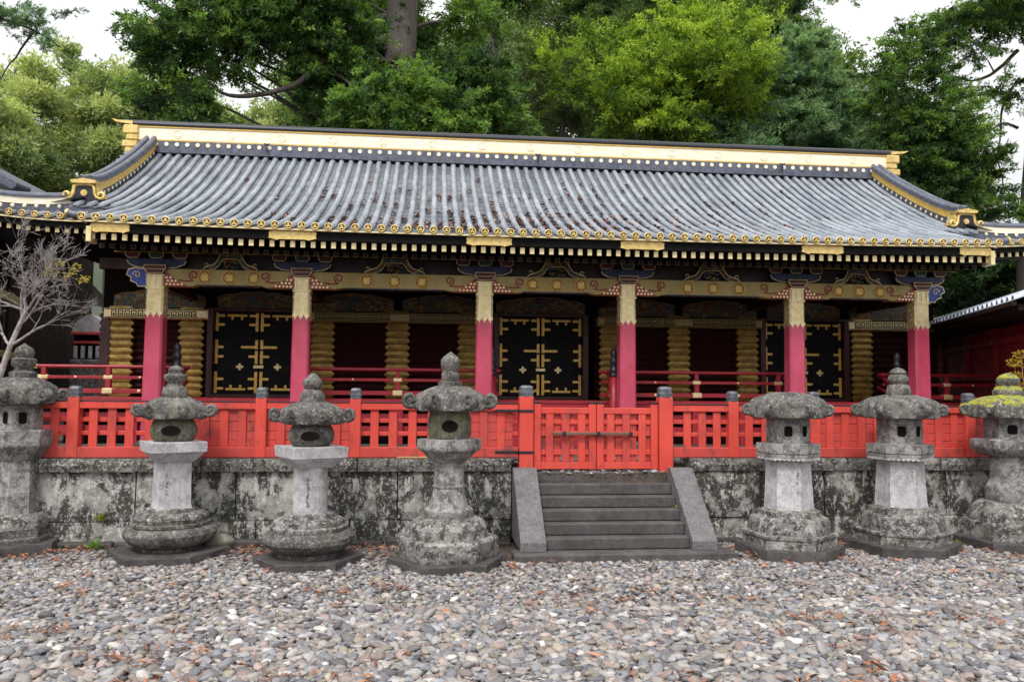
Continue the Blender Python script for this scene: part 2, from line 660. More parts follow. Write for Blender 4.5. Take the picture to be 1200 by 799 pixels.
gx = [-600, -200, -60] + [-20 + i * 1.0 for i in range(41)] + [60, 200, 600]
gy = [-200, -60, -20] + [-5 + i * 1.0 for i in range(15)] + [9.4, 30, 90, 300, 900]
grid_sheet('ground', gx, gy, lambda x, y: (.012 * mnoise.noise(Vector((x, y, 0))) - .02) if abs(x) < 21 and -6 < y < 9.3 else -.03, 'soil')
mb = MB()
mb.box(-45, 45, 9.42, 110, -.2, TER - .07)
mb.box(1.22, 2.79, 9.2, 9.419, -.2, .79)
tag(mb.build('terrace', 'soil'), kind='structure')
grid_sheet('hill', [-160 + i * 10 for i in range(33)], [46 + j * 8 for j in range(16)],
           lambda x, y: .5 + max(0, y - 46) * .22 + 5 * mnoise.noise(Vector((x * .02, y * .03, 3))) * min(1, (y - 46) / 30), 'hill')

# ------------------------------------------------------------------ pebbles
def ico_arrays(sub):
    bm = bmesh.new()
    bmesh.ops.create_icosphere(bm, subdivisions=sub, radius=1)
    bm.verts.index_update()
    v = np.array([p.co[:] for p in bm.verts])
    f = np.array([[q.index for q in p.verts] for p in bm.faces])
    bm.free()
    return v, f


def pebble_field(name, pts, size, sub, z0, parent=None):
    n = len(pts)
    bv, bf = ico_arrays(sub)
    k = len(bv)
    shapes = []
    for s in range(24):
        d = np.array([mnoise.noise(Vector(p) * 1.1 + Vector((s * 7.3, s * 3.1, 1))) for p in bv])
        e = np.array([mnoise.noise(Vector(p) * 2.3 + Vector((s * 5.3, 9.1, s))) for p in bv])
        shapes.append(bv * (1 + .55 * d + .30 * e)[:, None])
    shapes = np.array(shapes)
    ids = rng.integers(0, len(shapes), n)
    a = size * np.exp(rng.normal(0, .34, n))
    a = np.minimum(a, size * 1.75)
    ar = np.stack([a, a * rng.uniform(.5, .85, n), a * rng.uniform(.24, .46, n)], 1)
    v = shapes[ids] * ar[:, None, :]
    yaw = rng.uniform(0, 2 * PI, n)
    tilt = rng.normal(0, .24, n)
    ct, st_ = np.cos(tilt), np.sin(tilt)
    x, y, z = v[..., 0], v[..., 1], v[..., 2]
    x, z = x * ct[:, None] - z * st_[:, None], x * st_[:, None] + z * ct[:, None]
    c, s = np.cos(yaw), np.sin(yaw)
    x, y = x * c[:, None] - y * s[:, None], x * s[:, None] + y * c[:, None]
    zz = z0 + ar[:, 2] * rng.uniform(.2, 1.0, n) + rng.uniform(0, .018, n)
    v = np.stack([x + pts[:, 0:1], y + pts[:, 1:2], z + zz[:, None]], -1).reshape(-1, 3)
    f = (bf[None] + (np.arange(n) * k)[:, None, None]).reshape(-1, 3)
    pal = np.array([(.34, .33, .325), (.26, .26, .275), (.40, .365, .335), (.30, .25, .22), (.19, .19, .205), (.47, .45, .43),
                    (.36, .28, .245), (.27, .28, .31), (.43, .40, .355), (.13, .122, .122), (.56, .54, .52), (.34, .30, .23)])
    pw = np.array([15, 14, 13, 13, 11, 6, 10, 8, 7, 7, 2.5, 5.0])
    ci = rng.choice(len(pal), n, p=pw / pw.sum())
    pc = .80 * pal[ci] * np.array([.985, .985, 1.0]) * np.exp(rng.normal(0, .22, n))[:, None]
    col = np.repeat(pc, k, axis=0)
    o = np_mesh(name, v, 3, f, 'pebble', col, parent, True)
    return o


def jgrid(x0, x1, y0, y1, cell, left, right, excl=()):
    nx, ny = int((x1 - x0) / cell), int((y1 - y0) / cell)
    X, Y = np.meshgrid(np.arange(nx), np.arange(ny))
    px = x0 + (X.ravel() + rng.uniform(-.1, 1.1, nx * ny)) * cell
    py = y0 + (Y.ravel() + rng.uniform(-.1, 1.1, nx * ny)) * cell
    ok = (px > left(py)) & (px < right(py))
    for (a, b, c, d) in excl:
        ok &= ~((px > a) & (px < b) & (py > c) & (py < d))
    return np.stack([px, py], 1)[ok]


steps_ex = [(.72, 3.35, 8.17, 9.3)]
wide_l, wide_r = (lambda y: -.64 * y - 3.0), (lambda y: .92 * y + 2.6)
p1 = jgrid(-9.5, 12, 3.2, 6.6, .042, wide_l, wide_r)
p1b = jgrid(-9.5, 12, 3.2, 6.6, .06, wide_l, wide_r)
p2 = jgrid(-9.5, 12, 6.6, 9.16, .042, wide_l, wide_r, steps_ex)
p2b = jgrid(-9.5, 12, 6.6, 8.7, .06, wide_l, wide_r, steps_ex)
tag(pebble_field('gravel', np.concatenate([p1, p1b]), .035, 2, -.030), 'rounded grey river pebbles covering the forecourt', 'gravel', kind='stuff')
tag(pebble_field('gravel', np.concatenate([p2, p2b]), .032, 1, -.032), 'rounded grey river pebbles between the lanterns and the stone wall', 'gravel', kind='stuff')
p3 = jgrid(-8, 12, 9.42, 9.9, .06, lambda y: y * 0 - 5, lambda y: y * 0 + 7.4)
p3b = jgrid(1.22, 2.79, 9.2, 9.42, .05, lambda y: y * 0 - 5, lambda y: y * 0 + 7.4)
tag(pebble_field('terrace_gravel', p3, .04, 1, TER - .075), 'pale pebbles on the terrace behind the red fence', 'gravel', kind='stuff')
tag(pebble_field('terrace_gravel', p3b, .035, 1, .785), 'pale pebbles under the red gate above the steps', 'gravel', kind='stuff')

# fallen cedar sprigs on the gravel: tufts of thin rusty blades
def litter(name, centres, zf, blades, length, width, spread, pal, flat=.25):
    n = len(centres) * blades
    c = np.repeat(centres, blades, axis=0)
    rad = np.abs(rng.normal(0, 1, n)) * spread
    th = rng.uniform(0, 2 * PI, n)
    x, y = c[:, 0] + rad * np.cos(th), c[:, 1] + rad * np.sin(th)
    z = zf(x, y) + rng.uniform(0, .02, n)
    L = length * rng.uniform(.5, 1.4, n)
    W = width * rng.uniform(.6, 1.3, n)
    a = rng.uniform(0, 2 * PI, n)
    e = rng.normal(0, flat, n)
    d = np.stack([np.cos(a) * np.cos(e), np.sin(a) * np.cos(e), np.sin(e)], 1) * L[:, None] * .5
    w = np.stack([-np.sin(a), np.cos(a), rng.normal(0, .5, n)], 1) * W[:, None] * .5
    p = np.stack([x, y, z], 1)
    v = np.stack([p - d, p + w, p + d, p - w], 1).reshape(-1, 3)
    f = np.arange(n * 4).reshape(n, 4)
    pal = np.array(pal)
    col = pal[rng.integers(0, len(pal), n)] * np.exp(rng.normal(0, .25, n))[:, None]
    return np_mesh(name, v, 4, f, 'litter', np.repeat(col, 4, axis=0))


rust = [(.27, .115, .06), (.22, .09, .055), (.34, .15, .07), (.17, .085, .06), (.14, .07, .05)]
lc = jgrid(-6, 9, 4, 9.1, .22, lambda y: -.6 * y - .5, lambda y: .88 * y + .6, steps_ex)
keep = np.array([mnoise.noise(Vector((p[0] * .9, p[1] * 1.3, 4))) for p in lc]) + rng.normal(0, .22, len(lc)) > .30
lc2 = np.stack([rng.uniform(-5.5, 8.2, 420), 9.1 - np.abs(rng.normal(0, .35, 420))], 1)
lc2 = lc2[~((lc2[:, 0] > .75) & (lc2[:, 0] < 3.3) & (lc2[:, 1] > 8.1))]
tag(litter('fallen_leaves', np.concatenate([lc[keep], lc2]), lambda x, y: x * 0 + .018, 7, .09, .018, .06, rust),
    'rust brown cedar sprigs scattered over the gravel', 'fallen leaves', kind='stuff')

# ------------------------------------------------------------------ stone retaining wall, left and right of the steps
def ashlar(mb, x0, x1, y0, y1, courses, seed, cop=False):
    r = random.Random(seed)
    for (z0, z1) in courses:
        x = x0
        while x < x1 - .01:
            w = r.uniform(.65, 1.25) if not cop else r.uniform(1.2, 2.0)
            xe = x + w if x + w < x1 - .45 else x1
            dy = r.uniform(-.012, .012)
            n = max(2, int((xe - x) / .09))
            nz = max(2, int((z1 - z0) / .09))
            # rough-faced block: front and top as a fine grid, box behind
            vs, fs = [], []
            g = .007
            for j in range(nz + 1):
                for i in range(n + 1):
                    px, pz = x + g + (xe - x - 2 * g) * i / n, z0 + g * .6 + (z1 - z0 - 1.2 * g) * j / nz
                    edge = (i in (0, n)) or (j in (0, nz))
                    d = .016 * mnoise.noise(Vector((px * 4, pz * 4, seed))) + .008 * mnoise.noise(Vector((px * 13, pz * 13, seed)))
                    vs.append((px, y0 + dy + d + (.012 if edge else 0), pz))
            for j in range(nz):
                for i in range(n):
                    q = j * (n + 1) + i
                    fs.append((q, q + 1, q + n + 2, q + n + 1))
            o = len(vs)
            ring = [j0 * (n + 1) + i0 for (i0, j0) in ([(i, 0) for i in range(n + 1)] + [(n, j) for j in range(1, nz + 1)] + [(i, nz) for i in range(n - 1, -1, -1)] + [(0, j) for j in range(nz - 1, 0, -1)])]
            back = [(vs[i][0], y1, vs[i][2]) for i in ring]
            vs += back
            m_ = len(ring)
            for k in range(m_):
                fs.append((ring[k], ring[(k + 1) % m_], o + (k + 1) % m_, o + k))
            fs.append([o + k for k in range(m_)])
            mb.add(vs, fs, False)
            x = xe


def wall_thing(x0, x1, seed, label):
    base = ((x0 + x1) / 2, 9.3, 0)
    t = thing('stone_wall', base, label, 'stone wall')
    mb = MB()
    ashlar(mb, x0, x1, 9.21, 9.5, [(-.15, .27), (.27, .815)], seed)
    put(mb, 'wall_course', 'wall_stone', t, base)
    mb = MB()
    ashlar(mb, x0, x1, 9.165, 9.6, [(.815, .968)], seed + 5, True)
    put(mb, 'coping', 'coping_stone', t, base)
    mb = MB()
    x = x0
    r = random.Random(seed)
    while x < x1:
        w = min(r.uniform(.5, 1.1), x1 - x)
        mb.box(x + .01, x + w - .01, 9.1 + r.uniform(-.03, .03), 9.25, -.1, r.uniform(.03, .075), .02)
        x += w
    mb.jitter(.008, 5)
    put(mb, 'footing_stone', 'slab_dark', t, base)
    return t


wall_thing(-8.5, .935, 3, 'lichen blotched stone retaining wall left of the steps under the long fence run')
wall_thing(3.065, 11.5, 8, 'lichen blotched stone retaining wall right of the steps with mossy lower blocks')

# ------------------------------------------------------------------ stone steps
base = (2.0, 8.6, 0)
t = thing('stone_steps', base, 'dark stone steps between two sloping cheek stones below the red gate', 'steps')
mb = MB()
mb.box(.86, 3.22, 8.15, 8.46, -.12, .07, .012)
mb.jitter(.004, 4)
put(mb, 'base_slab', 'step_stone', t, base)
for i in range(6):
    y0 = 8.385 + i * .163
    z1 = .07 + .1228 * (i + 1)
    mb = MB()
    mb.box(1.213, 2.787, y0, y0 + (.24 if i < 5 else .20), z1 - .1228 - .03 + .033, z1, .010)
    mb.jitter(.004, 3, i)
    put(mb, 'step', 'step_stone', t, base)
for (xa, xb) in ((.94, 1.21), (2.79, 3.06)):
    mb = MB()
    mb.prism([(8.29, .073), (8.29, .165), (9.10, .86), (9.205, .86), (9.205, .073)], xa, xb, 'yz')
    put(mb, 'cheek_stone', 'cheek_stone', t, base)

# river boulder by the wall and two weeds at its foot
mb = MB()
p = at(257, 634, 9.0)
mb.ellipsoid((p.x, 8.98, .085), (.16, .12, .085), 20, 12)
mb.jitter(.02, 5)
tag(mb.build('boulder', 'boulder_stone', None, (p.x, 8.98, 0)), 'smooth yellowish boulder at the foot of the wall right of the second lantern', 'boulder')


def weed(loc, label, h, n, pal, seed):
    r = random.Random(seed)
    vs, fs, cs = [], [], []
    for k in range(n):
        a = r.uniform(0, 2 * PI)
        L = h * r.uniform(.5, 1.1)
        el = r.uniform(.3, 1.35)
        d = Vector((math.cos(a) * math.cos(el), math.sin(a) * math.cos(el), math.sin(el)))
        s = d.cross(Vector((0, 0, 1))).normalized() * L * .16
        c = r.choice(pal)
        o = len(vs)
        for q in (Vector((0, 0, 0)), d * L * .45 + s, d * L - Vector((0, 0, L * .12)), d * L * .45 - s):
            vs.append(Vector(loc) + q)
            cs.append(c)
        fs.append((o, o + 1, o + 2, o + 3))
    o = np_mesh('weed', np.array(vs) - np.array(loc), 4, np.array(fs), 'leaf', np.array(cs))
    o.location = loc
    return tag(o, label, 'weed')


q = at(110, 633, 9.0)
weed((q.x, 9.0, .02), 'small bright green weed in the gravel at the wall foot left of second lantern', .14, 22, [(.12, .25, .04), (.2, .32, .06)], 1)
q = at(118, 604, 9.2)
weed((q.x, 9.19, q.z - .05), 'yellow green weed sprouting from a joint high in the left stone wall', .12, 26, [(.35, .32, .03), (.25, .27, .03)], 2)
q = at(1118, 648, 8.6)
weed((q.x, 8.5, .02), 'tiny pale weed in the gravel beside the second lantern from right', .13, 14, [(.2, .3, .08), (.3, .36, .12)], 3)
q = at(742, 600, 8.9)
weed((2.76, 8.80, .43), 'tiny green sprout in the right corner of the stone steps', .08, 16, [(.12, .22, .05), (.2, .3, .08)], 4)

# ------------------------------------------------------------------ red fences and gate
def rounded_cap(w, h):
    mb = MB()
    mb.lathe([(w * .52, 0), (w * .52, h * .25), (w * .56, h * .27), (w * .56, h * .42), (w * .50, h * .45), (w * .50, h * .78), (w * .44, h * .92), (w * .25, h)], 24, 4, PI / 4 * 0, rnd=.55)
    return mb


def fence(x0, x1, posts, label, seed, solid):
    r = random.Random(seed)
    base = ((x0 + x1) / 2, YF, .968)
    t = thing('red_fence', base, label, 'fence')
    for nm, z0, z1, ya, yb, mt in (('sill_rail', .970, 1.088, -.05, .05, 'vermilion_worn'), ('top_rail', 1.515, 1.590, -.042, .042, 'vermilion'),
                                   ('middle_rail', 1.215, 1.265, .018, .038, 'vermilion'), ('middle_rail', 1.365, 1.415, .018, .038, 'vermilion')):
        mb = MB()
        mb.box(x0, x1, YF + ya, YF + yb, z0, z1, .006)
        put(mb, nm, mt, t, base)
    mb = MB()
    mb.box(x0, x1, YF - .048, YF + .048, 1.594, 1.606, .003)
    put(mb, 'rail_flashing', 'black_metal', t, base)
    if posts:
        mb = MB()
        mb.box(-.062, .062, -.062, .062, 0, .672, .008)
        po = mb.build('post', 'vermilion', t)
        cp = rounded_cap(.125, .125).build('post_cap', 'post_cap_metal', po)
        cp.location = (0, 0, .672)
        for i, x in enumerate(posts):
            loc = (x - base[0], 0, .002)
            if i == 0:
                po.location = loc
            else:
                dup(po, loc, t)
    # pales
    first = {}
    edges = sorted([x0] + list(posts) + [x1])
    for a, b in zip(edges[:-1], edges[1:]):
        n = max(1, round((b - a) / .215))
        sp = (b - a) / n
        dense = solid(.5 * (a + b))
        for i in range(n):
            if i > 0:
                x = a + i * sp + r.uniform(-.008, .008)
                mt = 'vermilion_worn' if r.random() < .35 else 'vermilion'
                key = (mt, 0)
                if key not in first:
                    mb = MB()
                    mb.box(-.047, .047, -.016, .0, .112, .556, .004)
                    first[key] = mb.build('pale', mt, t)
                    o = first[key]
                else:
                    o = dup(first[key], (0, 0, 0), t)
                o.location = (x - base[0], -.002, .006)
        if dense:
            mb = MB()
            zz = 1.092
            for hgt in (.075, .10, .11, .135):
                mb.box(a + .064, b - .064, YF + .002 + r.uniform(0, .003), YF + .0165, zz, zz + hgt - .006, .003)
                zz += hgt
            put(mb, 'plank_backing', 'vermilion_worn', t, base)
    return t


GX0, GX1 = 1.105, 2.78
lp = [at(px, 480, YF).x for px in (88, 197, 307, 417, 527)]
rp = [at(px, 480, YF).x for px in (858, 953, 1045, 1134)]
fence(at(42, 480, YF).x, GX0 - .087, lp, 'long vermilion paling fence on the stone wall left of the gate', 5, lambda x: not (at(425, 480, YF).x < x < at(525, 480, YF).x) and x > lp[1])
fence(GX1 + .087, at(1160, 480, YF).x, rp, 'shorter weathered vermilion paling fence on the stone wall right of the gate', 6, lambda x: x > rp[1])

# thin pale board lying on the coping
a, b = at(465, 537, 9.2), at(501, 537, 9.2)
mb = MB()
mb.box(a.x, b.x, 9.185, 9.235, .9685, .985, .003)
tag(mb.build('wooden_strip', 'pale_wood', None, ((a.x + b.x) / 2, 9.21, .968)), 'thin pale wooden strip lying on the coping at the foot of the left fence', 'board')
# gate
base = ((GX0 + GX1) / 2, YF - .02, .79)
t = thing('red_gate', base, 'closed vermilion double gate with a bar across at the top of the steps', 'gate')
mb = MB()
mb.box(-.083, .083, -.083, .083, 0, .895, .010)
gp = mb.build('gate_post', 'vermilion', t)
cp = rounded_cap(.165, .13).build('post_cap', 'post_cap_metal', gp)
cp.location = (0, 0, .895)
gp.location = (GX0 - base[0], 0, .0)
dup(gp, (GX1 - base[0], 0, .0), t)
lw = (GX1 - GX0 - .166) / 2
for side in (-1, 1):
    xa = GX0 + .083 + .008 if side < 0 else (GX0 + GX1) / 2 + .004
    xb = xa + lw - .012
    leaf = bpy.data.objects.new('gate_leaf', None)
    mb = MB()
    for (a, b) in ((xa, xa + .085), (xb - .085, xb)):
        mb.box(a, b, YF - .06, YF + .0, .83, 1.60, .006)
    for (z0, z1) in ((.835, .915), (1.485, 1.555)):
        mb.box(xa + .085, xb - .085, YF - .052, YF - .005, z0, z1, .005)
    for (z0, z1) in ((1.00, 1.06), (1.22, 1.28), (1.36, 1.41)):
        mb.box(xa + .085, xb - .085, YF - .028, YF - .008, z0, z1, .004)
    leaf = put(mb, 'gate_leaf', 'vermilion', t, base)
    for k in range(3):
        xc = xa + .085 + (lw - .182) * (k + .55 + (.0 if side < 0 else -.1)) / 3
        mb = MB()
        mb.box(xc - .045, xc + .045, YF - .046, YF - .029, .917, 1.483, .004)
        sub(mb, 'pale', 'vermilion_worn' if k == 1 else 'vermilion', leaf)
    for k in range(4):
        xc = xa + .085 + (lw - .182) * (k + .05 + .1) / 3.4
        mb = MB()
        mb.box(xc - .042, xc + .042, YF - .007, YF + .008, .917, 1.483, .004)
        sub(mb, 'rear_pale', 'vermilion_worn', leaf)
    for xx in (xa, xb - .085):
        mb = MB()
        mb.box(xx - .003, xx + .088, YF - .064, YF + .004, 1.601, 1.625, .006)
        sub(mb, 'stile_cap', 'black_metal', leaf)
a, b = at(648, 507, YF - .12), at(742, 511, YF - .12)
mb = MB()
mb.box(a.x, b.x, YF - .115, YF - .075, 1.235, 1.270, .006)
bar = put(mb, 'gate_bar', 'bare_wood', t, base)
for px in (661, 701, 739):
    x = at(px, 507, YF - .1).x
    mb = MB()
    mb.box(x - .02, x + .02, YF - .125, YF - .061, 1.222, 1.234, .002)
    mb.box(x - .018, x + .018, YF - .127, YF - .1155, 1.234, 1.278, .002)
    sub(mb, 'bar_bracket', 'black_metal', bar)
mb = MB()
for z in (1.02, 1.50):
    x = GX0 - .085
    mb = MB()
    mb.box(x - .28, x - .004, YF - .06, YF - .0515, z, z + .03, .002)
    mb.box(x - .012, x - .0035, YF - .1115, YF - .0515, z, z + .03, .002)
    mb.box(x - .012, x + .17, YF - .1115, YF - .1035, z, z + .03, .002)
    put(mb, 'iron_strap', 'black_metal', t, base)

# ------------------------------------------------------------------ stone lanterns
def scroll_mesh(r, w):
    """curled cap corner: a fat scroll, axis along local y, growing out along +x"""
    mb = MB()
    pts = []
    for k in range(19):
        a = -PI * .75 + 2.05 * PI * k / 18
        rr = r * (1.0 - .55 * k / 18)
        pts.append((rr * .8 * math.cos(a), rr * .8 * math.sin(a), k))
    path = [(-r * 1.3, 0, -r * .55)] + [(p[0], 0, p[1]) for p in pts]
    rad = [r * .30] + [r * (.34 - .10 * p[2] / 18) for p in pts]
    n = 8
    vs, fs = [], []
    for i, (p, q) in enumerate(zip(path, rad)):
        p = Vector(p)
        t = (Vector(path[min(i + 1, len(path) - 1)]) - Vector(path[max(i - 1, 0)])).normalized()
        nrm = Vector((t.z, 0, -t.x))
        for k in range(n):
            a = 2 * PI * k / n
            cy = math.copysign(abs(math.sin(a)) ** .6, math.sin(a))
            vs.append(p + nrm * math.cos(a) * q + Vector((0, 1, 0)) * cy * w * (.5 + .25 * min(1, i / 6)))
    for i in range(len(path) - 1):
        for k in range(n):
            fs.append((i * n + k, i * n + (k + 1) % n, (i + 1) * n + (k + 1) % n, (i + 1) * n + k))
    fs += [list(range(n)), list(range((len(path) - 1) * n, len(path) * n))]
    mb.add(vs, fs, True)
    mb.ellipsoid((0, 0, 0), (r * .75, w * .62, r * .75), 14, 8)
    return mb


def lantern(cx, Y, label, slab, parts, cap, finial, box, rot, seed, shaft_marks=True, shape_fringe=False):
    s = (at(cx + 1, 560, Y) - at(cx, 560, Y)).length
    X = at(cx, 640, Y).x
    Z = lambda y: at(cx, y, Y).z
    base = (X, Y, 0)
    t = thing('stone_lantern', base, label, 'stone lantern')

    def lat(name, prof, sides, rnd, mat, r0=0.0, jit=.006, seg=72, mod=None, parent=t, sharp=32):
        mb = MB()
        mb.sm = True
        mb.lathe([(w * s, z) for w, z in prof], seg, sides, r0, rnd=rnd, mod=mod)
        mb.jitter(jit, 7, seed)
        o = mb.build(name, mat, parent, None, sharp)
        return o
    # slab lies on the gravel
    w, sides, zt, mat = slab
    prof = [(w * .99, -.06), (w, zt - .012), (w * .985, zt), (w * .3, zt + .001)]
    lat('ground_slab', prof, sides, .04, mat, rot + .1, .010)
    for (name, mat, sides, rnd, prof, kw) in parts:
        # resample for smooth weathering
        pr = [(a, at(cx, b, Y - a * s).z if b < 2000 else zt - .01) for a, b in prof]
        if pr[0][1] < zt:
            pr[0] = (pr[0][0], zt - .01)
        out = [pr[0]]
        for q0, q1 in zip(pr[:-1], pr[1:]):
            L = math.hypot((q1[0] - q0[0]) * s, q1[1] - q0[1])
            n = max(1, int(L / .03))
            for k in range(1, n + 1):
                out.append((q0[0] + (q1[0] - q0[0]) * k / n, q0[1] + (q1[1] - q0[1]) * k / n))
        mod = None
        if kw.get('petal'):
            np_, amp = kw['petal']
            mod = (lambda np_, amp: lambda a, z: 1 + amp * abs(math.sin(a * np_ / 2)))(np_, amp)
        o = lat(name, out, sides, rnd, mat, rot + kw.get('rot', 0), kw.get('jit', .004), kw.get('seg', 72), mod)
        if name == 'shaft' and shaft_marks:
            z0, z1 = out[0][1], out[-1][1]
            mb = MB()
            r = random.Random(seed)
            hw = max(p[0] for p in prof) * s
            zz = z1 - (z1 - z0) * .22
            yf = -hw * 1.0
            while zz > z0 + (z1 - z0) * .22:
                h = .030
                for _ in range(4):
                    ax, az = r.uniform(-.013, .008), r.uniform(0, h)
                    if r.random() < .5:
                        mb.box(ax, ax + r.uniform(.008, .018), yf - .007, yf + .012, zz - az, zz - az + .004)
                    else:
                        mb.box(ax, ax + .004, yf - .007, yf + .012, zz - az - r.uniform(.008, .02), zz - az)
                zz -= h + .012
            mb.build('carved_inscription', 'rust_paint', o)
    if shape_fringe:
        zf_, rf_ = at(cx, 538.5, Y - 29 * s).z, 29 * s
        mb = MB()
        for k in range(6):
            a = rot + PI / 3 * k
            m4 = Matrix.Rotation(a + PI / 2, 4, 'Z')
            half = rf_ * math.tan(PI / 6)
            n = 7
            for j in range(n):
                xx = -half + 2 * half * (j + .5) / n
                mb.prism([(xx + half / n * .95 * math.cos(PI + PI * q / 6), zf_ + .004 + .022 * math.sin(PI + PI * q / 6)) for q in range(7)], -rf_ - .002, -rf_ + .014, 'xz', m4)
        mb.build('scalloped_fringe', 'lantern_pale', t)
    # fire box with a solid dark plug painting in the shade of its opening
    bw, yb0, yb1, shape, bmat = box[:5]
    z0, z1 = Z(yb0), Z(yb1)
    h = z1 - z0
    if shape == 'round':
        prof = [(bw * .74, z0), (bw * .90, z0 + h * .15), (bw, z0 + h * .40), (bw, z0 + h * .62), (bw * .90, z0 + h * .86), (bw * .72, z1 + .02)]
        fb = lat('fire_box', prof, 0, 0, bmat, rot, .004, 48)
    elif shape == 'hexround':
        prof = [(bw * .88, z0), (bw * .97, z0 + h * .2), (bw, z0 + h * .5), (bw * .98, z0 + h * .75), (bw * .88, z1 + .02)]
        fb = lat('fire_box', prof, 6, .45, bmat, rot, .004, 48)
    else:
        prof = [(bw * .98, z0), (bw, z0 + h * .5), (bw * .98, z1 + .02)]
        fb = lat('fire_box', prof, 6, .05, bmat, rot, .003, 48)
    mb = MB()
    ang = box[5] if len(box) > 5 else [-.6 * math.atan2(X, Y)]
    for da in ang:
        m4 = Matrix.Rotation(da, 4, 'Z')
        zc = z0 + h * .52
        n = 20
        ex = box[6] if len(box) > 6 else (.40, .21)
        rx, rz = bw * s * ex[0], h * ex[1]
        rr = bw * s * (1.0 if shape != 'square' else 1.0)
        mb.prism([(rx * math.copysign(abs(math.cos(2 * PI * k / n)) ** ex[2] if len(ex) > 2 else abs(math.cos(2 * PI * k / n)), math.cos(2 * PI * k / n)),
                   zc + rz * math.copysign(abs(math.sin(2 * PI * k / n)) ** ex[2] if len(ex) > 2 else abs(math.sin(2 * PI * k / n)), math.sin(2 * PI * k / n))) for k in range(n)],
                 -rr * 1.004 - .004, -rr * .5, 'xz', m4)
    mb.build('opening_shade_plug', 'dark', fb)
    # cap: hexagonal roof with ribs running to curled corners
    cw, yc0, yc1, topw, csides, dome, cmat, curl, curl_r = cap
    z0, z1 = Z(yc0), Z(yc1)
    h = z1 - z0
    ribs = csides

    def cmod(a, z):
        q = (z - z0) / h
        sg = 2 * PI / ribs
        b = abs(((a + sg / 2) % sg) - sg / 2) / (sg / 2)     # 0 mid-face .. 1 corner
        if q > .15:
            return 1 - .07 * math.sin(PI * min(1, b * 1.25)) + .05 * b ** 4
        return 1.0
    prof = [(bw * .7, z0 + h * .12), (cw * .80, z0 + .0), (cw * .93, z0 + h * .05), (cw * .97, z0 + h * .20), (cw * .94, z0 + h * .34)]
    for k in range(1, 9):
        q = k / 8
        prof.append((cw * .94 * (1 - q ** dome) + topw * q ** dome, z0 + h * (.34 + .66 * q ** .8)))
    prof.append((topw * .5, z1 + .004))
    cp = lat('cap', prof, csides, .25, cmat, rot, .010, 72, cmod, t, 60)
    if curl:
        cr = curl * s
        o = None
        for k in range(csides):
            a = rot + PI / csides + 2 * PI * k / csides
            rr = curl_r * s
            loc = (rr * math.cos(a), rr * math.sin(a), z0 + h * .10 + cr * 1.0)
            if o is None:
                o = scroll_mesh(cr, cr * .75).build('cap_scroll', cmat, cp)
                c = o
            else:
                c = dup(o, loc, cp)
            c.location = loc
            c.rotation_euler = (0, 0, a)
    if finial:
        pr = [(a, Z(b)) for a, b in finial[1]]
        lat('finial', pr, 0, 0, finial[0], rot, .004, 32, (lambda a, z: 1 + .03 * abs(math.sin(a * 4))), t, 55)
    return t


DR = PI / 6
# 1: cut by the left edge
lantern(18, 9.15, 'stone lantern cut by the left edge of the picture, with a bud finial', (49, 6, .10, 'slab_dark'), [
    ('base_drum', 'lantern_dark', 6, .06, [(36, 650), (37, 648), (37, 634), (34, 631), (34, 629), (33, 622)], {}),
    ('lotus_base', 'lantern_base', 6, .3, [(33, 622), (32, 612), (28, 606), (20, 603)], {'petal': (12, .04)}),
    ('shaft', 'lantern_grey', 6, .03, [(19, 604), (18, 590), (17.5, 540)], {}),
    ('platform', 'lantern_grey', 6, .04, [(18, 541), (23, 534), (28, 527), (30, 525), (31, 523), (31, 505), (22, 504)], {}),
], (37, 474, 442, 15, 6, 2.2, 'lantern_dark', 9.5, 43.5),
    ('lantern_dark', [(15, 443), (15, 436), (10, 434), (10, 431), (13, 428), (13.5, 421), (9, 419), (10, 417), (11, 413), (9, 408), (3, 404), (.5, 402)]),
    (20, 505, 474, 'square', 'lantern_grey', [-PI / 6, PI / 6], (.22, .22, .5)), 0, 1)
# 2
lantern(199, 8.75, 'stone lantern with tiered bud finial and greenish round fire box, second from left', (60, 6, .07, 'slab_dark'), [
    ('base_drum', 'lantern_dark', 8, .75, [(34, 2500), (36, 645), (46, 641), (51, 636), (52, 631), (50, 626), (45, 622)], {'petal': (8, .02), 'jit': .003}),
    ('lotus_base', 'lantern_base', 8, .6, [(42, 622), (44, 620), (44, 617), (40, 616), (41, 613), (42, 611), (41, 608), (35, 604), (28, 602), (27, 598), (24, 597)], {'petal': (8, .015), 'jit': .003}),
    ('shaft', 'lantern_pale', 4, .35, [(21.5, 598), (20, 590), (19.5, 541)], {'rot': PI / 2, 'petal': (20, .02)}),
    ('platform', 'lantern_pale', 4, .08, [(20, 542), (27, 535), (30, 531), (32.5, 530.5), (33, 519), (25, 518)], {'rot': PI / 2}),
], (36, 491, 464, 12, 6, 2.0, 'lantern_dark', 9, 43),
    ('lantern_dark', [(14, 465), (15, 459), (12, 454), (9, 451), (9, 448), (13, 444), (13, 440), (8, 437), (9, 433), (6, 430), (1, 428)]),
    (27, 518, 490, 'round', 'lantern_greenbox'), DR, 2)
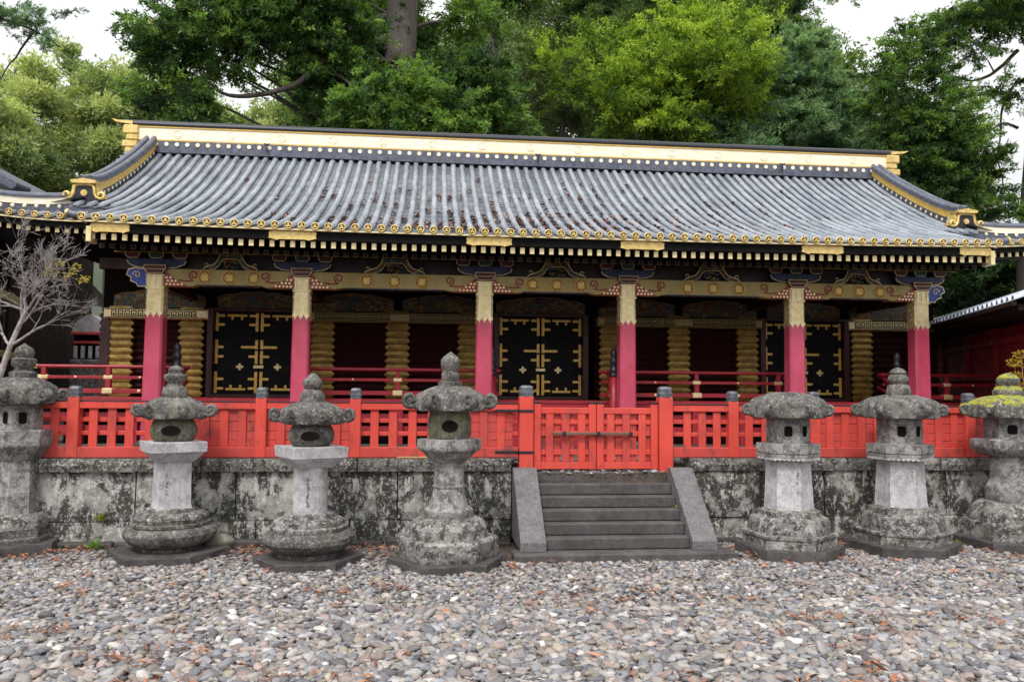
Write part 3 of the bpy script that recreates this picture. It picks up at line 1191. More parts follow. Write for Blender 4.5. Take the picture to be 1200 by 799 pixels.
# 3
lantern(362, 8.35, 'stone lantern with knob finial and squat dark oval fire box, third from left', (55, 6, .062, 'slab_dark'), [
    ('base_drum', 'lantern_dark', 8, .8, [(36, 2500), (38, 652), (47, 648), (52, 642), (52, 636), (48, 630), (44, 627)], {'petal': (8, .02), 'jit': .003}),
    ('lotus_base', 'lantern_base', 8, .7, [(43, 627), (44, 625), (44, 622), (40, 620), (40, 615), (35, 611), (29, 609), (28, 605), (24, 603)], {'petal': (8, .02), 'jit': .003}),
    ('shaft', 'lantern_pale', 0, 0, [(20.5, 606), (20, 598), (19.5, 548)], {'petal': (24, .015)}),
    ('platform', 'lantern_pale', 4, .06, [(20, 549), (25, 544), (30, 540), (30, 538), (33, 537.5), (34, 525), (25, 524)], {'rot': PI / 2}),
], (36, 497, 470, 12, 6, 2.0, 'lantern_dark', 9.5, 43),
    ('lantern_dark', [(14, 471), (14, 463), (11, 458), (8, 456), (10, 454), (12, 449), (9, 444), (7, 442), (5, 439), (1, 437)]),
    (27, 523, 497, 'round', 'lantern_dark'), DR, 3)
# 4 tallest
lantern(525, 8.2, 'tallest stone lantern, with pointed finial and ringed waisted shaft, left of the steps', (60, 6, .07, 'slab_dark'), [
    ('base_drum', 'lantern_base', 6, .12, [(50, 2500), (52, 654), (52, 640), (50, 637), (47, 636)], {}),
    ('lotus_base', 'lantern_base', 8, .7, [(44, 637), (43, 632), (44, 624), (40, 615), (34, 611), (30, 610), (28, 609)], {'petal': (10, .03), 'jit': .003}),
    ('bead_ring', 'lantern_grey', 0, 0, [(26, 611), (28, 607), (28, 600), (25, 597), (22, 596)], {'petal': (30, .03)}),
    ('shaft', 'lantern_grey', 8, .3, [(23, 598), (21, 592), (18.5, 582), (17.3, 573), (18.5, 572), (18.5, 570), (17, 569), (17, 542)], {}),
    ('platform', 'lantern_grey', 6, .1, [(17, 543), (22, 538), (28, 531), (32, 529), (33, 527), (33, 516), (24, 515)], {}),
], (39, 482, 452, 14, 6, 2.1, 'lantern_dark', 10.5, 47),
    ('lantern_dark', [(14, 453), (14, 448), (10, 447), (10.5, 443), (10.5, 439), (9, 436), (9, 434), (11, 431), (11, 422), (8, 418), (3, 414), (.5, 412)]),
    (23.5, 515, 483, 'hexround', 'lantern_greenbox'), DR, 4)
p_ = at(525, 499, 7.9)
# 5 no finial
lantern(925, 8.45, 'stone lantern without a finial, its broad domed cap bare on top, right of the steps', (50, 6, .10, 'slab_dark'), [
    ('base_drum', 'lantern_base', 6, .05, [(43, 656), (43.5, 654), (42.5, 652), (42.5, 636), (44, 634), (44, 631), (42.5, 630), (39, 629)], {}),
    ('lotus_base', 'lantern_base', 6, .35, [(40, 629), (39.5, 619), (38, 612), (35, 609), (32.5, 608), (32, 607), (32, 602), (29, 601), (26, 599)], {'jit': .003}),
    ('shaft', 'lantern_pale', 6, .02, [(22.5, 600), (22, 590), (20, 538)], {}),
    ('platform', 'lantern_grey', 6, .04, [(21, 541), (24, 540), (28.5, 538.5), (29, 533.5), (27.5, 533), (29, 532), (29, 521), (22, 520)], {'jit': .002}),
], (39, 490, 460, 14, 6, 2.6, 'lantern_dark', 7.5, 43), None,
    (20, 520, 490, 'square', 'lantern_grey', [-PI / 6 + .12, PI / 6 + .12], (.22, .20, .5)), .12, 5, True, True)
# 6
lantern(1057, 8.58, 'stone lantern with lumpy two tier finial and pale tapered shaft, second from the right', (51, 6, .10, 'slab_dark'), [
    ('base_drum', 'lantern_base', 6, .05, [(43, 653), (43.5, 651), (42.5, 649), (42.5, 632), (44, 630.5), (44, 628), (42.5, 627), (39, 626)], {}),
    ('lotus_base', 'lantern_base', 6, .35, [(40, 626), (39.5, 616), (38, 609), (35, 606), (32.5, 605), (32, 604), (32, 599), (29, 598), (26, 596)], {'jit': .003}),
    ('shaft', 'lantern_pale', 6, .02, [(22.5, 597), (22, 588), (20, 538)], {}),
    ('platform', 'lantern_grey', 6, .04, [(21, 541), (24, 540), (28.5, 538.5), (29, 533.5), (27.5, 533), (29, 532), (29, 522), (22, 521)], {'jit': .002}),
], (39, 490, 463, 14, 6, 2.6, 'lantern_dark', 7.5, 43),
    ('lantern_dark', [(12, 464), (12.5, 458), (11, 452), (8, 450), (10, 447), (11, 443), (8, 439), (9, 437), (6, 433), (1, 431)]),
    (20, 520, 490, 'square', 'lantern_grey', [-PI / 6 + .08, PI / 6 + .08], (.22, .20, .5)), .08, 6, True, True)
# 7
lantern(1187, 8.70, 'stone lantern at the right edge with thick bright yellow moss on its cap', (51, 6, .10, 'slab_dark'), [
    ('base_drum', 'lantern_base', 6, .05, [(42, 648), (42, 640), (41, 618), (39, 616)], {}),
    ('lotus_base', 'lantern_base', 6, .35, [(39, 617), (38, 606), (34, 598), (30, 592), (24, 590)], {'petal': (12, .05)}),
    ('shaft', 'lantern_grey', 8, .5, [(24, 591), (25, 584), (24, 574), (20, 564), (20, 535)], {}),
    ('platform', 'lantern_grey', 6, .04, [(20, 536), (27, 533), (31, 529), (32, 526), (32, 517), (24, 515)], {}),
], (38, 490, 463, 14, 6, 2.4, 'lantern_mossy', 7.5, 41),
    ('lantern_mossy', [(14, 464), (15, 459), (12, 454), (9, 452), (11, 449), (11, 444), (8, 440), (1, 437)]),
    (21, 516, 490, 'square', 'lantern_grey', [-PI / 6, PI / 6], (.22, .20, .5)), 0, 7)

# ------------------------------------------------------------------ the storehouse hall
HB = (CX, YC, TER - .07)
hall = thing('storehouse_hall', HB, 'long dark red shrine storehouse with gilded fittings under a sweeping grey tiled roof', 'shrine hall')


def hp(mb, name, mats, sharp=None):
    return put(mb, name, mats, hall, HB, sharp)


def inst(proto, first, x, y, z, rz=0.0, sx=1.0):
    """place the prototype part the first time, then copies with their sub-parts"""
    loc = Vector((x, y, z)) - Vector(HB)
    if first:
        proto.location = loc
        o = proto
    else:
        o = dup(proto, loc, hall)
    o.rotation_euler = (0, 0, rz)
    o.scale = (sx, 1, 1)
    return o


COLX = [-6.02, -3.895, -1.127, 1.127, 3.895, 6.02]
FL = 1.60            # verandah floor level
# podium, verandah floor, skirt
mb = MB()
mb.box(CX - 7.6, CX + 7.6, 12.95, 19.5, .85, FL - .12)
hp(mb, 'podium', 'dark')
mb = MB()
mb.box(CX - 8.2, CX + 8.2, 12.72, 13.9, FL - .06, FL, .01)
hp(mb, 'verandah_floor', 'rail_red')
mb = MB()
mb.box(CX - 8.22, CX + 8.22, 12.68, 12.76, FL - .14, FL - .063, .01)
hp(mb, 'verandah_beam', 'rail_red')
x = -8.1
first = True
mb = MB()
mb.box(-.06, .06, 0, .1, 0, FL - .145 - .88, .008)
vp = mb.build('verandah_post', 'rail_red', hall)
while x <= 8.11:
    inst(vp, first, CX + x, 12.72, .88)
    first = False
    x += .81
for z in (1.08, 1.28):
    mb = MB()
    mb.box(CX - 8.1, CX + 8.1, 12.78, 12.80, z, z + .09)
    hp(mb, 'verandah_skirt_rail', 'rail_red')

# log walls: stacked triangular logs
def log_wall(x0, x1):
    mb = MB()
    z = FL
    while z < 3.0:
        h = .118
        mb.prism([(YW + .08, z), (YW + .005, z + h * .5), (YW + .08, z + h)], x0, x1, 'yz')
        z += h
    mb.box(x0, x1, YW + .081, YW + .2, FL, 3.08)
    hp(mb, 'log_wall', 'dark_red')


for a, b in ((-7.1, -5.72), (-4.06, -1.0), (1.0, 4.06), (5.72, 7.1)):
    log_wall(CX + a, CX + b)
# gilded log ends, zigzag edged stacks
mb = MB()
z = 0
k = 0
while z < 1.44:
    h = .118
    for sgn in (0,):
        w0, w1 = .165, .225
        # each log end: bevelled hexagonal face
        poly = [(-w0, z + .004), (w0, z + .004), (w1, z + h * .5), (w0, z + h - .004), (-w0, z + h - .004), (-w1, z + h * .5)]
        vs = [(p[0], -.10 + (.03 if i % 3 != 2 else .0), p[1]) for i, p in enumerate(poly)]
        vs = [(p[0], -.06, p[1]) for p in poly] + [(p[0], .06, p[1]) for p in poly] + [(-w1 * .985, -.070, z + h * .46), (w1 * .985, -.070, z + h * .46)]
        fs = [(0, 1, 13, 12), (12, 13, 3, 4), (1, 2, 13), (2, 3, 13), (4, 5, 12), (5, 0, 12)]
        fs += [(i, i + 6, (i + 1) % 6 + 6, (i + 1) % 6) for i in range(6)]
        mb.add(vs, fs, False)
    z += h
ge = mb.build('gilded_log_ends', 'gold_leaf', hall)
for i, x in enumerate((-7.18, -6.02, -3.82, -2.53, -1.27, 1.27, 2.53, 3.82, 6.02, 7.18)):
    inst(ge, i == 0, CX + x, YW, FL)
# dark zigzag corner profile at both ends of the wall
for x in (-7.42, 7.42):
    mb = MB()
    z = FL
    while z < 3.0:
        mb.prism([(-.06, z), (.06, z), (.10, z + .059), (.06, z + .118), (-.06, z + .118), (-.10, z + .059)], YW - .08, YW + .2, 'xz', Matrix.Translation((CX + x, 0, 0)))
        z += .118
    hp(mb, 'log_corner', 'dark_red')

# lintels with a key pattern
def lintel(x0, x1):
    mb = MB()
    mb.box(x0, x1, YW - .16, YW + .1, 2.915, 3.085, .008)
    o = hp(mb, 'lintel', 'pale_gold' if x1 - x0 < 2 else 'old_gold_beam')  # wider inner lintels get a darker gold that paints in the porch shade
    mb = MB()
    y0 = YW - .1685
    for z in (2.925, 3.062):
        mb.box(x0 + .02, x1 - .02, y0, YW - .1605, z, z + .012)
    xx = x0 + .12
    u = .108
    t_ = .013
    while xx + u < x1 - .1:
        if abs(((xx - x0) / (x1 - x0)) - .5) > .06 or (x1 - x0) < 2:
            for (a, b, c, d) in ((0, t_, .018, .108), (0, .085, .095, .108), (.072, .085, .04, .108), (.03, .085, .04, .053), (.03, .043, .04, .075), (0, u, .018, .018 + t_)):
                mb.box(xx + a, xx + b, y0, YW - .1605, 2.93 + c * 1.1, 2.93 + d * 1.1)
        xx += u
    sub(mb, 'key_pattern', 'black_lacquer', o)


for a, b in ((-7.42, -5.72), (-4.06, -1.02), (1.02, 4.06), (5.72, 7.42)):
    lintel(CX + a, CX + b)
# carved transom panels above the lintels and doors, upper wall behind
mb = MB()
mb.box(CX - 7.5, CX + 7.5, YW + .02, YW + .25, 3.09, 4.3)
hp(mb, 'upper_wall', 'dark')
panel = {}
for a, b in ((-7.3, -5.8), (-4.0, -2.6), (-2.45, -1.05), (1.05, 2.45), (2.6, 4.0), (5.8, 7.3), (-5.6, -4.2), (-.8, .8), (4.2, 5.6)):
    mb = MB()
    w = b - a
    n = 24
    poly = []
    for k in range(n + 1):
        q = k / n
        zz = 3.30 + .10 * math.sin(PI * q) + .02 * abs(math.sin(q * PI * 5))
        poly.append((CX + a + w * q, zz))
    poly = [(CX + a, 3.115)] + poly + [(CX + b, 3.115)]
    poly = list(reversed(poly))
    mb.prism(poly, YW - .06, YW + .015)
    o = hp(mb, 'carved_transom', 'carving')
    mb = MB()
    for k in range(1, n + 1):
        mb.tube([(poly[k][0], YW - .065, poly[k][1]), (poly[k + 1][0], YW - .065, poly[k + 1][1])], .008, 5)
    # hexagon lattice
    for i in range(int(w / .13)):
        cx_ = CX + a + .08 + i * .13
        pts = [(cx_ + .055 * math.cos(PI / 3 * k), YW - .064, 3.20 + .055 * math.sin(PI / 3 * k)) for k in range(7)]
        mb.tube(pts, .006, 4)
    sub(mb, 'carved_outline', 'gold_leaf', o)

# doors
DZ0, DZ1 = 1.66, 3.06
for xc in (-4.89, 0.0, 4.89):
    xc += CX
    mb = MB()
    for s_ in (-1, 1):
        mb.box(xc + s_ * .80 - .05, xc + s_ * .80 + .05, YW - .14, YW + .1, FL, 3.12, .008)
    mb.box(xc - .75, xc + .75, YW - .14, YW + .1, 3.062, 3.12, .006)
    mb.box(xc - .75, xc + .75, YW - .14, YW + .1, FL, DZ0 - .004, .006)
    fr = hp(mb, 'door', 'dark_red')
    for s_ in (-1, 1):
        x0, x1 = (xc - .748, xc - .006) if s_ < 0 else (xc + .006, xc + .748)
        mb = MB()
        mb.box(x0, x1, YW - .03, YW + .03, DZ0, DZ1, .006)
        sub(mb, 'door_leaf', 'black_lacquer', fr)
        W = x1 - x0
        y0, y1 = YW - .038, YW - .031

        DH = DZ1 - DZ0
        zq = lambda q: DZ1 - q * DH

        def strap(xe, dirn, q0, q1, prongs):
            """edge strap with round ended bars running into the leaf"""
            mb = MB()
            a, b = (xe, xe + .050) if dirn > 0 else (xe - .050, xe)
            mb.box(a, b, y0, y1, zq(q1), zq(q0), .003)
            for (q, L) in prongs:
                zc = zq(q)
                n = 8
                tip = [(b if dirn > 0 else a) + dirn * (L + .018 * math.sin(PI * k / n)) for k in range(n + 1)]
                pol = [((b if dirn > 0 else a) - dirn * .02, zc - .021)] + [(tip[k], zc - .021 * math.cos(PI * k / n)) for k in range(n + 1)] + [((b if dirn > 0 else a) - dirn * .02, zc + .021)]
                mb.prism(pol, y0 - .003, y1)
            sub(mb, 'hinge_strap', 'bright_gilt', fr)
        stile = (dirn_in := -1 if s_ < 0 else 1)
        for xe, dr in ((x0 + .012, 1), (x1 - .012, -1)):
            inner = (dr == dirn_in)
            strap(xe, dr, .008, .235, [(.045, .09), (.155, .09)])
            if inner:
                strap(xe, dr, .34, .455, [(.43, .22)])
                strap(xe, dr, .475, .635, [(.545, .09)])
            else:
                strap(xe, dr, .34, .635, [(.43, .08), (.545, .08)])
            strap(xe, dr, .73, .992, [(.82, .09), (.935, .09)])
        for q, up in ((.042, -1), (.945, 1)):
            mb = MB()
            xm = (x0 + x1) / 2
            zc = zq(q)
            mb.box(xm - .165, xm + .165, y0, y1, zc - .020, zc + .020, .003)
            for d in (-.08, .08):
                mb.box(xm + d - .018, xm + d + .018, y0 - .002, y1, min(zc, zc + up * .055), max(zc, zc + up * .055))
                mb.disc((xm + d, zc + up * .055), .022, y0 - .003, .01, 10)
            sub(mb, 'edge_fitting', 'bright_gilt', fr)
        mb = MB()
        xm = (x0 + x1) / 2 - s_ * .06
        mb.box(xm - .062, xm + .062, y0 - .002, y1, DZ0 + .438, DZ0 + .482, .006)
        mb.box(xm - .022, xm + .022, y0 - .006, y1, DZ0 + .40, DZ0 + .52, .006)
        mb.disc((xm, DZ0 + .46), .018, y0 - .014, .02, 10)
        sub(mb, 'flower_boss', 'pale_gold', fr)
    mb = MB()
    mb.box(xc - .085, xc + .085, YW - .052, YW - .0385, DZ0 + .435, DZ0 + .49, .01)
    sub(mb, 'door_bolt', 'pale_gold', fr)

# side and back walls, ceiling under the eaves
mb = MB()
for x in (CX - 7.4, CX + 7.2):
    mb.box(x, x + .2, YW + .21, 19.4, FL - .1, 4.4)
mb.box(CX - 7.19, CX + 7.19, 19.2, 19.4, FL - .1, 4.4)
hp(mb, 'side_wall', 'dark_red')

# porch columns
mb = MB()
mb.lathe([(.20, 0), (.20, .05), (.165, .10)], 32, 4, PI / 4 * 0, rnd=.3)
bs0 = mb
mb = MB()
hw0, hw1, cc = .134, .118, .026
def sqprof(hw, c):
    return [(-hw + c, -hw), (hw - c, -hw), (hw, -hw + c), (hw, hw - c), (hw - c, hw), (-hw + c, hw), (-hw, hw - c), (-hw, -hw + c)]
def taper(zs, hws, c=cc):
    vs, fs = [], []
    for z, hw in zip(zs, hws):
        vs += [(p[0], p[1], z) for p in sqprof(hw, c)]
    for i in range(len(zs) - 1):
        for k in range(8):
            fs.append((i * 8 + k, i * 8 + (k + 1) % 8, (i + 1) * 8 + (k + 1) % 8, (i + 1) * 8 + k))
    fs += [list(range(8)), list(range((len(zs) - 1) * 8, len(zs) * 8))]
    return vs, fs
mb.add(*taper([.10, 1.95, 2.54], [hw0, .124, hw1]))
colm = mb.build('column', 'crimson', hall)
bs0.build('column_base', 'slab_dark', colm)
mb = MB()
zb, zt = 1.985, 2.535
mb.add(*taper([zb, zb + .002, zt], [.123, .126, .121]))
for k in range(3):
    for s_ in range(4):
        m4 = Matrix.Rotation(PI / 2 * s_, 4, 'Z')
        xk = -.085 + .085 * k
        mb.prism([(xk - .040, zb + .004), (xk - .030, zb - .035), (xk - .012, zb - .045), (xk, zb - .085), (xk + .012, zb - .045), (xk + .030, zb - .035), (xk + .040, zb + .004)], -.1285, -.1195, 'xz', m4)
        if True:
            mb.box(xk - .014, xk + .014, -.133, -.124, zt - .17, zt - .004, .0, m4)
for s_ in range(4):
    m4 = Matrix.Rotation(PI / 2 * s_, 4, 'Z')
    mb.box(-.12, .12, -.1335, -.12, zt - .205, zt - .185, 0, m4)
    mb.box(-.12, .12, -.1335, -.12, zt - .003, zt + .012, 0, m4)
    for (q, zz) in ((0, zb + .17), (.05, zb + .27), (-.05, zb + .25), (0.03, zb + .07), (-.04, zb + .09)):
        mb.prism([(q + .028 * math.cos(2 * PI * k / 10), zz + .028 * math.sin(2 * PI * k / 10)) for k in range(10)], -.1305, -.12, 'xz', m4)
mb.build('gold_collar', 'pale_gold', colm)
for i, x in enumerate(COLX):
    inst(colm, i == 0, CX + x, YC, .88)

# rainbow beams between the columns, with medallions and scrolls
def rainbow(x0, x1):
    w = x1 - x0
    zt_ = 3.515
    n = 28
    bot = []
    for k in range(n + 1):
        q = k / n
        d = min(q, 1 - q) * w
        zz = 3.262 if d < .42 else 3.262 + .030 * min(1, (d - .42) / .06)
        bot.append((x0 + w * q, zz))
    poly = [(x0, zt_ - .02), (x0 + .1, zt_)] + [(x1 - .1, zt_), (x1, zt_ - .02)] + bot[::-1]
    mb = MB()
    mb.prism(poly[::-1], YC - .095, YC + .095)
    o = hp(mb, 'rainbow_beam', 'old_gold_beam')
    # violet and white lining under the middle
    mb = MB()
    mb.box(x0 + .50, x1 - .50, YC - .098, YC + .09, 3.276, 3.2905, .003)
    sub(mb, 'beam_lining', 'ridge_tile', o)
    xm = (x0 + x1) / 2
    sp = .245 * w / 1.0 * .62
    sp = min(.42, .19 * w)
    for q in (-sp, 0, sp):
        mb = MB()
        mb.mi = 1
        c = (xm + q, 3.398)
        mb.disc(c, .106, YC - .102, .006, 32)
        mb.mi = 0
        for rr_, th_ in ((.099, .009), (.074, .005)):
            mb.tube([(c[0] + rr_ * math.cos(2 * PI * k / 28), YC - .104, c[1] + rr_ * math.sin(2 * PI * k / 28)) for k in range(29)], th_, 6, False)
        for k in range(4):
            a = PI / 4 + PI / 2 * k
            mb.disc((c[0] + .036 * math.cos(a), c[1] + .036 * math.sin(a)), .027, YC - .108, .006, 12)
            a = PI / 2 * k
            mb.disc((c[0] + .058 * math.cos(a), c[1] + .058 * math.sin(a)), .010, YC - .108, .006, 8)
        mb.disc(c, .014, YC - .112, .010, 10)
        mb.build('medallion', ['bright_gilt', 'block_red'], o)
    for s_, xe in ((1, x0), (-1, x1)):
        # dark corner bracket with gilded lattice
        mb = MB()
        mb.prism([(xe, 3.258), (xe + s_ * .34, 3.258), (xe + s_ * .18, 3.34), (xe + s_ * .04, 3.46), (xe, 3.46)][::s_], YC - .107, YC - .0955)
        mb.mi = 1
        for i in range(5):
            for j in range(3):
                qx, qz = .035 + i * .055 + (j % 2) * .02, 3.285 + j * .05
                if qz < 3.46 - qx * .52 - .02 and qx < .27:
                    mb.disc((xe + s_ * qx, qz), .019, YC - .112, .006, 6)
        sub(mb, 'corner_lattice', ['rail_red', 'pale_gold'], o)
        mb = MB()
        pts = []
        for k in range(26):
            a = PI * 1.5 - 2 * PI * 1.35 * k / 25 if s_ > 0 else -PI / 2 + 2 * PI * 1.35 * k / 25
            rr = .075 * (1 - .72 * k / 25)
            pts.append((xe + s_ * .42 + rr * math.cos(a), YC - .098, 3.425 + rr * math.sin(a)))
        pts = [(xe + s_ * .20, YC - .098, 3.35), (xe + s_ * .32, YC - .098, 3.335)] + pts
        mb.tube(pts, .010, 5)
        sub(mb, 'painted_scroll', 'rail_red', o)


for a, b in zip(COLX[:-1], COLX[1:]):
    rainbow(CX + a + .125, CX + b - .125)

# blue cloud nosings outside the end columns
for s_ in (-1, 1):
    xe = CX + s_ * 6.145
    poly = [(0, 3.25), (.13, 3.25), (.16, 3.30), (.24, 3.33), (.23, 3.38), (.30, 3.42), (.27, 3.50), (.18, 3.53), (.12, 3.51), (0, 3.52)]
    mb = MB()
    mb.prism([(xe + s_ * p[0], p[1]) for p in poly][::s_], YC - .07, YC + .07)
    o = hp(mb, 'cloud_nosing', 'blue_paint')
    mb = MB()
    mb.tube([(xe + s_ * p[0], YC - .072, p[1]) for p in poly], .010, 5)
    pts = [(xe + s_ * (.15 + .06 * (1 - k / 22) * math.cos(k * .42)), YC - .074, 3.42 + .06 * (1 - k / 22) * math.sin(k * .42)) for k in range(20)]
    mb.tube(pts, .009, 5)
    sub(mb, 'painted_outline', 'pale_gold', o)

# bracket sets on the columns
mb = MB()
mb.prism([(-.10, 0), (.10, 0), (.15, .06), (.15, .13), (-.15, .13), (-.15, .06)], -.15, .15)
br = mb.build('bracket_set', 'block_red', hall)
mb = MB()
for z in (.005, .065, .122):
    mb.tube([(-.10 - .05 * min(1, z / .06), -.154, z), (.10 + .05 * min(1, z / .06), -.154, z)], .006, 4)
for s_ in (-1, 1):
    mb.tube([(s_ * .10, -.154, 0), (s_ * .152, -.154, .065), (s_ * .152, -.154, .125)], .006, 4)
mb.build('gilt_edge', 'pale_gold', br)
arm = [(-.42, .20), (-.40, .15), (-.30, .105), (-.16, .09), (.16, .09), (.30, .105), (.40, .15), (.42, .20), (.42, .23), (-.42, .23)]
mb = MB()
mb.prism(arm, -.075, .075)
mb.build('bracket_arm', 'shaded_blue', br)
mb = MB()
mb.tube([(p[0], -.078, p[1]) for p in arm[:8]], .008, 5)
mb.build('gilt_edge', 'pale_gold', br)
for q in (-.34, 0, .34):
    mb = MB()
    mb.prism([(q - .07, .232), (q + .07, .232), (q + .10, .27), (q + .10, .325), (q - .10, .325), (q - .10, .27)], -.10, .10)
    mb.build('bearing_block', 'green_paint' if q == 0 else 'block_red', br)
    mb = MB()
    mb.tube([(q - .10, -.103, .32), (q - .10, -.103, .272), (q - .07, -.103, .236), (q + .07, -.103, .236), (q + .10, -.103, .272), (q + .10, -.103, .32)], .006, 4)
    mb.build('gilt_edge', 'pale_gold', br)
arm2 = [(-.56, .40), (-.52, .35), (-.40, .328), (.40, .328), (.52, .35), (.56, .40)]
mb = MB()
mb.prism(arm2, -.07, .07)
mb.tube([(p[0], -.073, p[1]) for p in arm2], .006, 5)
mb.build('bracket_arm', 'carving', br)
for i, x in enumerate(COLX):
    inst(br, i == 0, CX + x, YC, 3.437)

# frog-leg struts between the bracket sets
half = [(0, .27), (.14, .265), (.20, .23), (.24, .15), (.30, .09), (.40, .065), (.46, .045), (.50, .012), (.49, 0), (.40, .0), (.30, .015), (.22, .06), (.17, .13), (.12, .17), (0, .175)]
mb = MB()
for s_ in (-1, 1):
    mb.prism([(s_ * p[0], p[1]) for p in half][::s_], -.05, .05)
fl = mb.build('frog_leg_strut', 'carving', hall)
mb = MB()
for s_ in (-1, 1):
    mb.tube([(s_ * p[0], -.053, p[1]) for p in half[:8]], .010, 5)
    mb.tube([(s_ * p[0], -.053, p[1]) for p in half[9:]], .007, 5)
    mb.tube([(s_ * (.44 + .03 * math.cos(k * .5)), -.054, .075 + .03 * math.sin(k * .5)) for k in range(12)], .008, 5)
mb.build('gilt_edge', 'pale_gold', fl)
mb = MB()
for k in range(16):
    a = rng.uniform(0, 2 * PI)
    mb.ellipsoid((rng.uniform(-.12, .12), -.03, rng.uniform(.02, .16)), (.04, .02, .025), 8, 5)
mb.build('carved_filling', 'carving', fl)
for i, (a, b) in enumerate(zip(COLX[:-1], COLX[1:])):
    w = b - a
    inst(fl, i == 0, CX + (a + b) / 2, YC, 3.516, 0, .92 if w > 2.2 else .8)

# purlin with gilt line, dark boarding behind the brackets
mb = MB()
mb.box(CX - 6.62, CX + 6.62, YC - .10, YC + .10, 3.748, 3.93, .006)
o = hp(mb, 'porch_purlin', 'dark_timber')
mb = MB()
mb.box(CX - 6.62, CX + 6.62, YC - .106, YC - .1, 3.750, 3.766)
mb.box(CX - 6.62, CX + 6.62, YC - .106, YC - .1, 3.905, 3.915)
sub(mb, 'gilt_line', 'gold_leaf', o)
mb = MB()
mb.box(CX - 6.0, CX + 6.0, YC + .06, YC + .09, 3.5, 3.78)
hp(mb, 'frieze_board', 'frieze_paint')
# tie beams from the porch columns back to the hall
for x in COLX:
    mb = MB()
    mb.box(CX + x - .08, CX + x + .08, YC + .13, YW + .05, 3.24, 3.44, .01)
    hp(mb, 'tie_beam', 'dark_red')

# ------------------------------------------------------------------ eaves
YE = 11.2
YR = 15.85
def zroof(Y):
    t = (Y - YE) / (YR - YE)
    return 3.985 + 2.37 * (.56 * t + .44 * t * t)
def sori(x):
    """slight upward sweep of the eaves towards the ends"""
    return .055 * (abs(x) / 6.7) ** 3
EH = 6.73           # half width of the porch eave

mb = MB()
sl = .14
def rafter_prof(Y, z):
    return Y, z
mb.prism([(11.3, 3.742), (13.95, 3.742 + 2.65 * sl), (13.95, 3.815 + 2.65 * sl), (11.3, 3.818)], -.029, .029, 'yz')
ra = mb.build('rafter', 'dark_timber', hall)
mb = MB()
mb.box(-.034, .034, 11.285, 11.2995, 3.730, 3.826, .004)
mb.build('rafter_cap', 'pale_gold', ra)
ra.location = (0, 0, 0)
NR = 94
for i in range(NR):
    x = -6.60 + 13.2 * i / (NR - 1)
    loc = Vector((CX + x, 0, sori(x))) - Vector(HB)
    if i == 0:
        ra.location = loc
    else:
        dup(ra, loc, hall)
mb = MB()
for i in range(NR):
    x = CX - 6.60 + 13.2 * (i + .0) / (NR - 1)
    z = sori(x - CX)
    mb.mi = 0
    mb.prism([(11.62, 3.675 + z), (12.09, 3.752 + z), (12.09, 3.82 + z), (11.62, 3.735 + z)], x - .034, x + .034, 'yz')
    mb.mi = 1
    mb.box(x - .036, x + .036, 11.606, 11.6195, 3.67 + z, 3.736 + z)
    mb.mi = 0
    mb.box(x - .024, x + .024, 11.601, 11.6055, 3.680 + z, 3.727 + z)
tag(hp(mb, 'lower_rafters', ['dark_timber', 'dim_gilt']), kind='stuff')
# black eave boards
def swept_board(name, y0, y1, z0, z1, hw, mat, n=26):
    mb = MB()
    vs, fs = [], []
    for k in range(n + 1):
        x = -hw + 2 * hw * k / n
        s_ = sori(x)
        vs += [(CX + x, y0, z0 + s_), (CX + x, y1, z0 + s_), (CX + x, y1, z1 + s_), (CX + x, y0, z1 + s_)]
    for k in range(n):
        a = k * 4
        for j in range(4):
            fs.append((a + j, a + (j + 1) % 4, a + 4 + (j + 1) % 4, a + 4 + j))
    fs += [(0, 1, 2, 3), (n * 4, n * 4 + 3, n * 4 + 2, n * 4 + 1)]
    mb.add(vs, fs, False)
    return hp(mb, name, mat)
fas = swept_board('eave_board', 11.235, 11.34, 3.832, 3.952, 6.66, 'black_lacquer')
swept_board('eave_lip', 11.175, 11.36, 3.953, 3.972, 6.72, 'pale_gold')
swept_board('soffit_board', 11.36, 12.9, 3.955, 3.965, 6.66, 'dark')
# gilded ogee plates on the eave board over the columns
for x in [c for c in COLX[1:-1]] + [-6.35, 6.35]:
    wv = .33 if abs(x) < 6.2 else .26
    half = [(0, -.036), (wv * .55, -.036), (wv * .68, -.044), (wv * .8, -.036), (wv, -.026), (wv * .97, .0), (wv, .022), (wv * .9, .036), (0, .036)]
    poly = [(CX + x + p[0], 3.890 + sori(x) + p[1] * 1.62) for p in half] + [(CX + x - p[0], 3.890 + sori(x) + p[1] * 1.62) for p in half[::-1][1:-1]]
    mb = MB()
    mb.prism(poly, 11.222, 11.2345)
    sub(mb, 'eave_plate', 'gold', fas)

# ------------------------------------------------------------------ tiled roof
def tile_color(n):
    return np.exp(rng.normal(0, .13, n))
V, F, C = [], [], []
def addq(vs, fs, col):
    o = len(V)
    V.extend(vs)
    F.extend([[i + o for i in f] for f in fs])
    C.extend([col] * len(vs) if isinstance(col, float) else col)


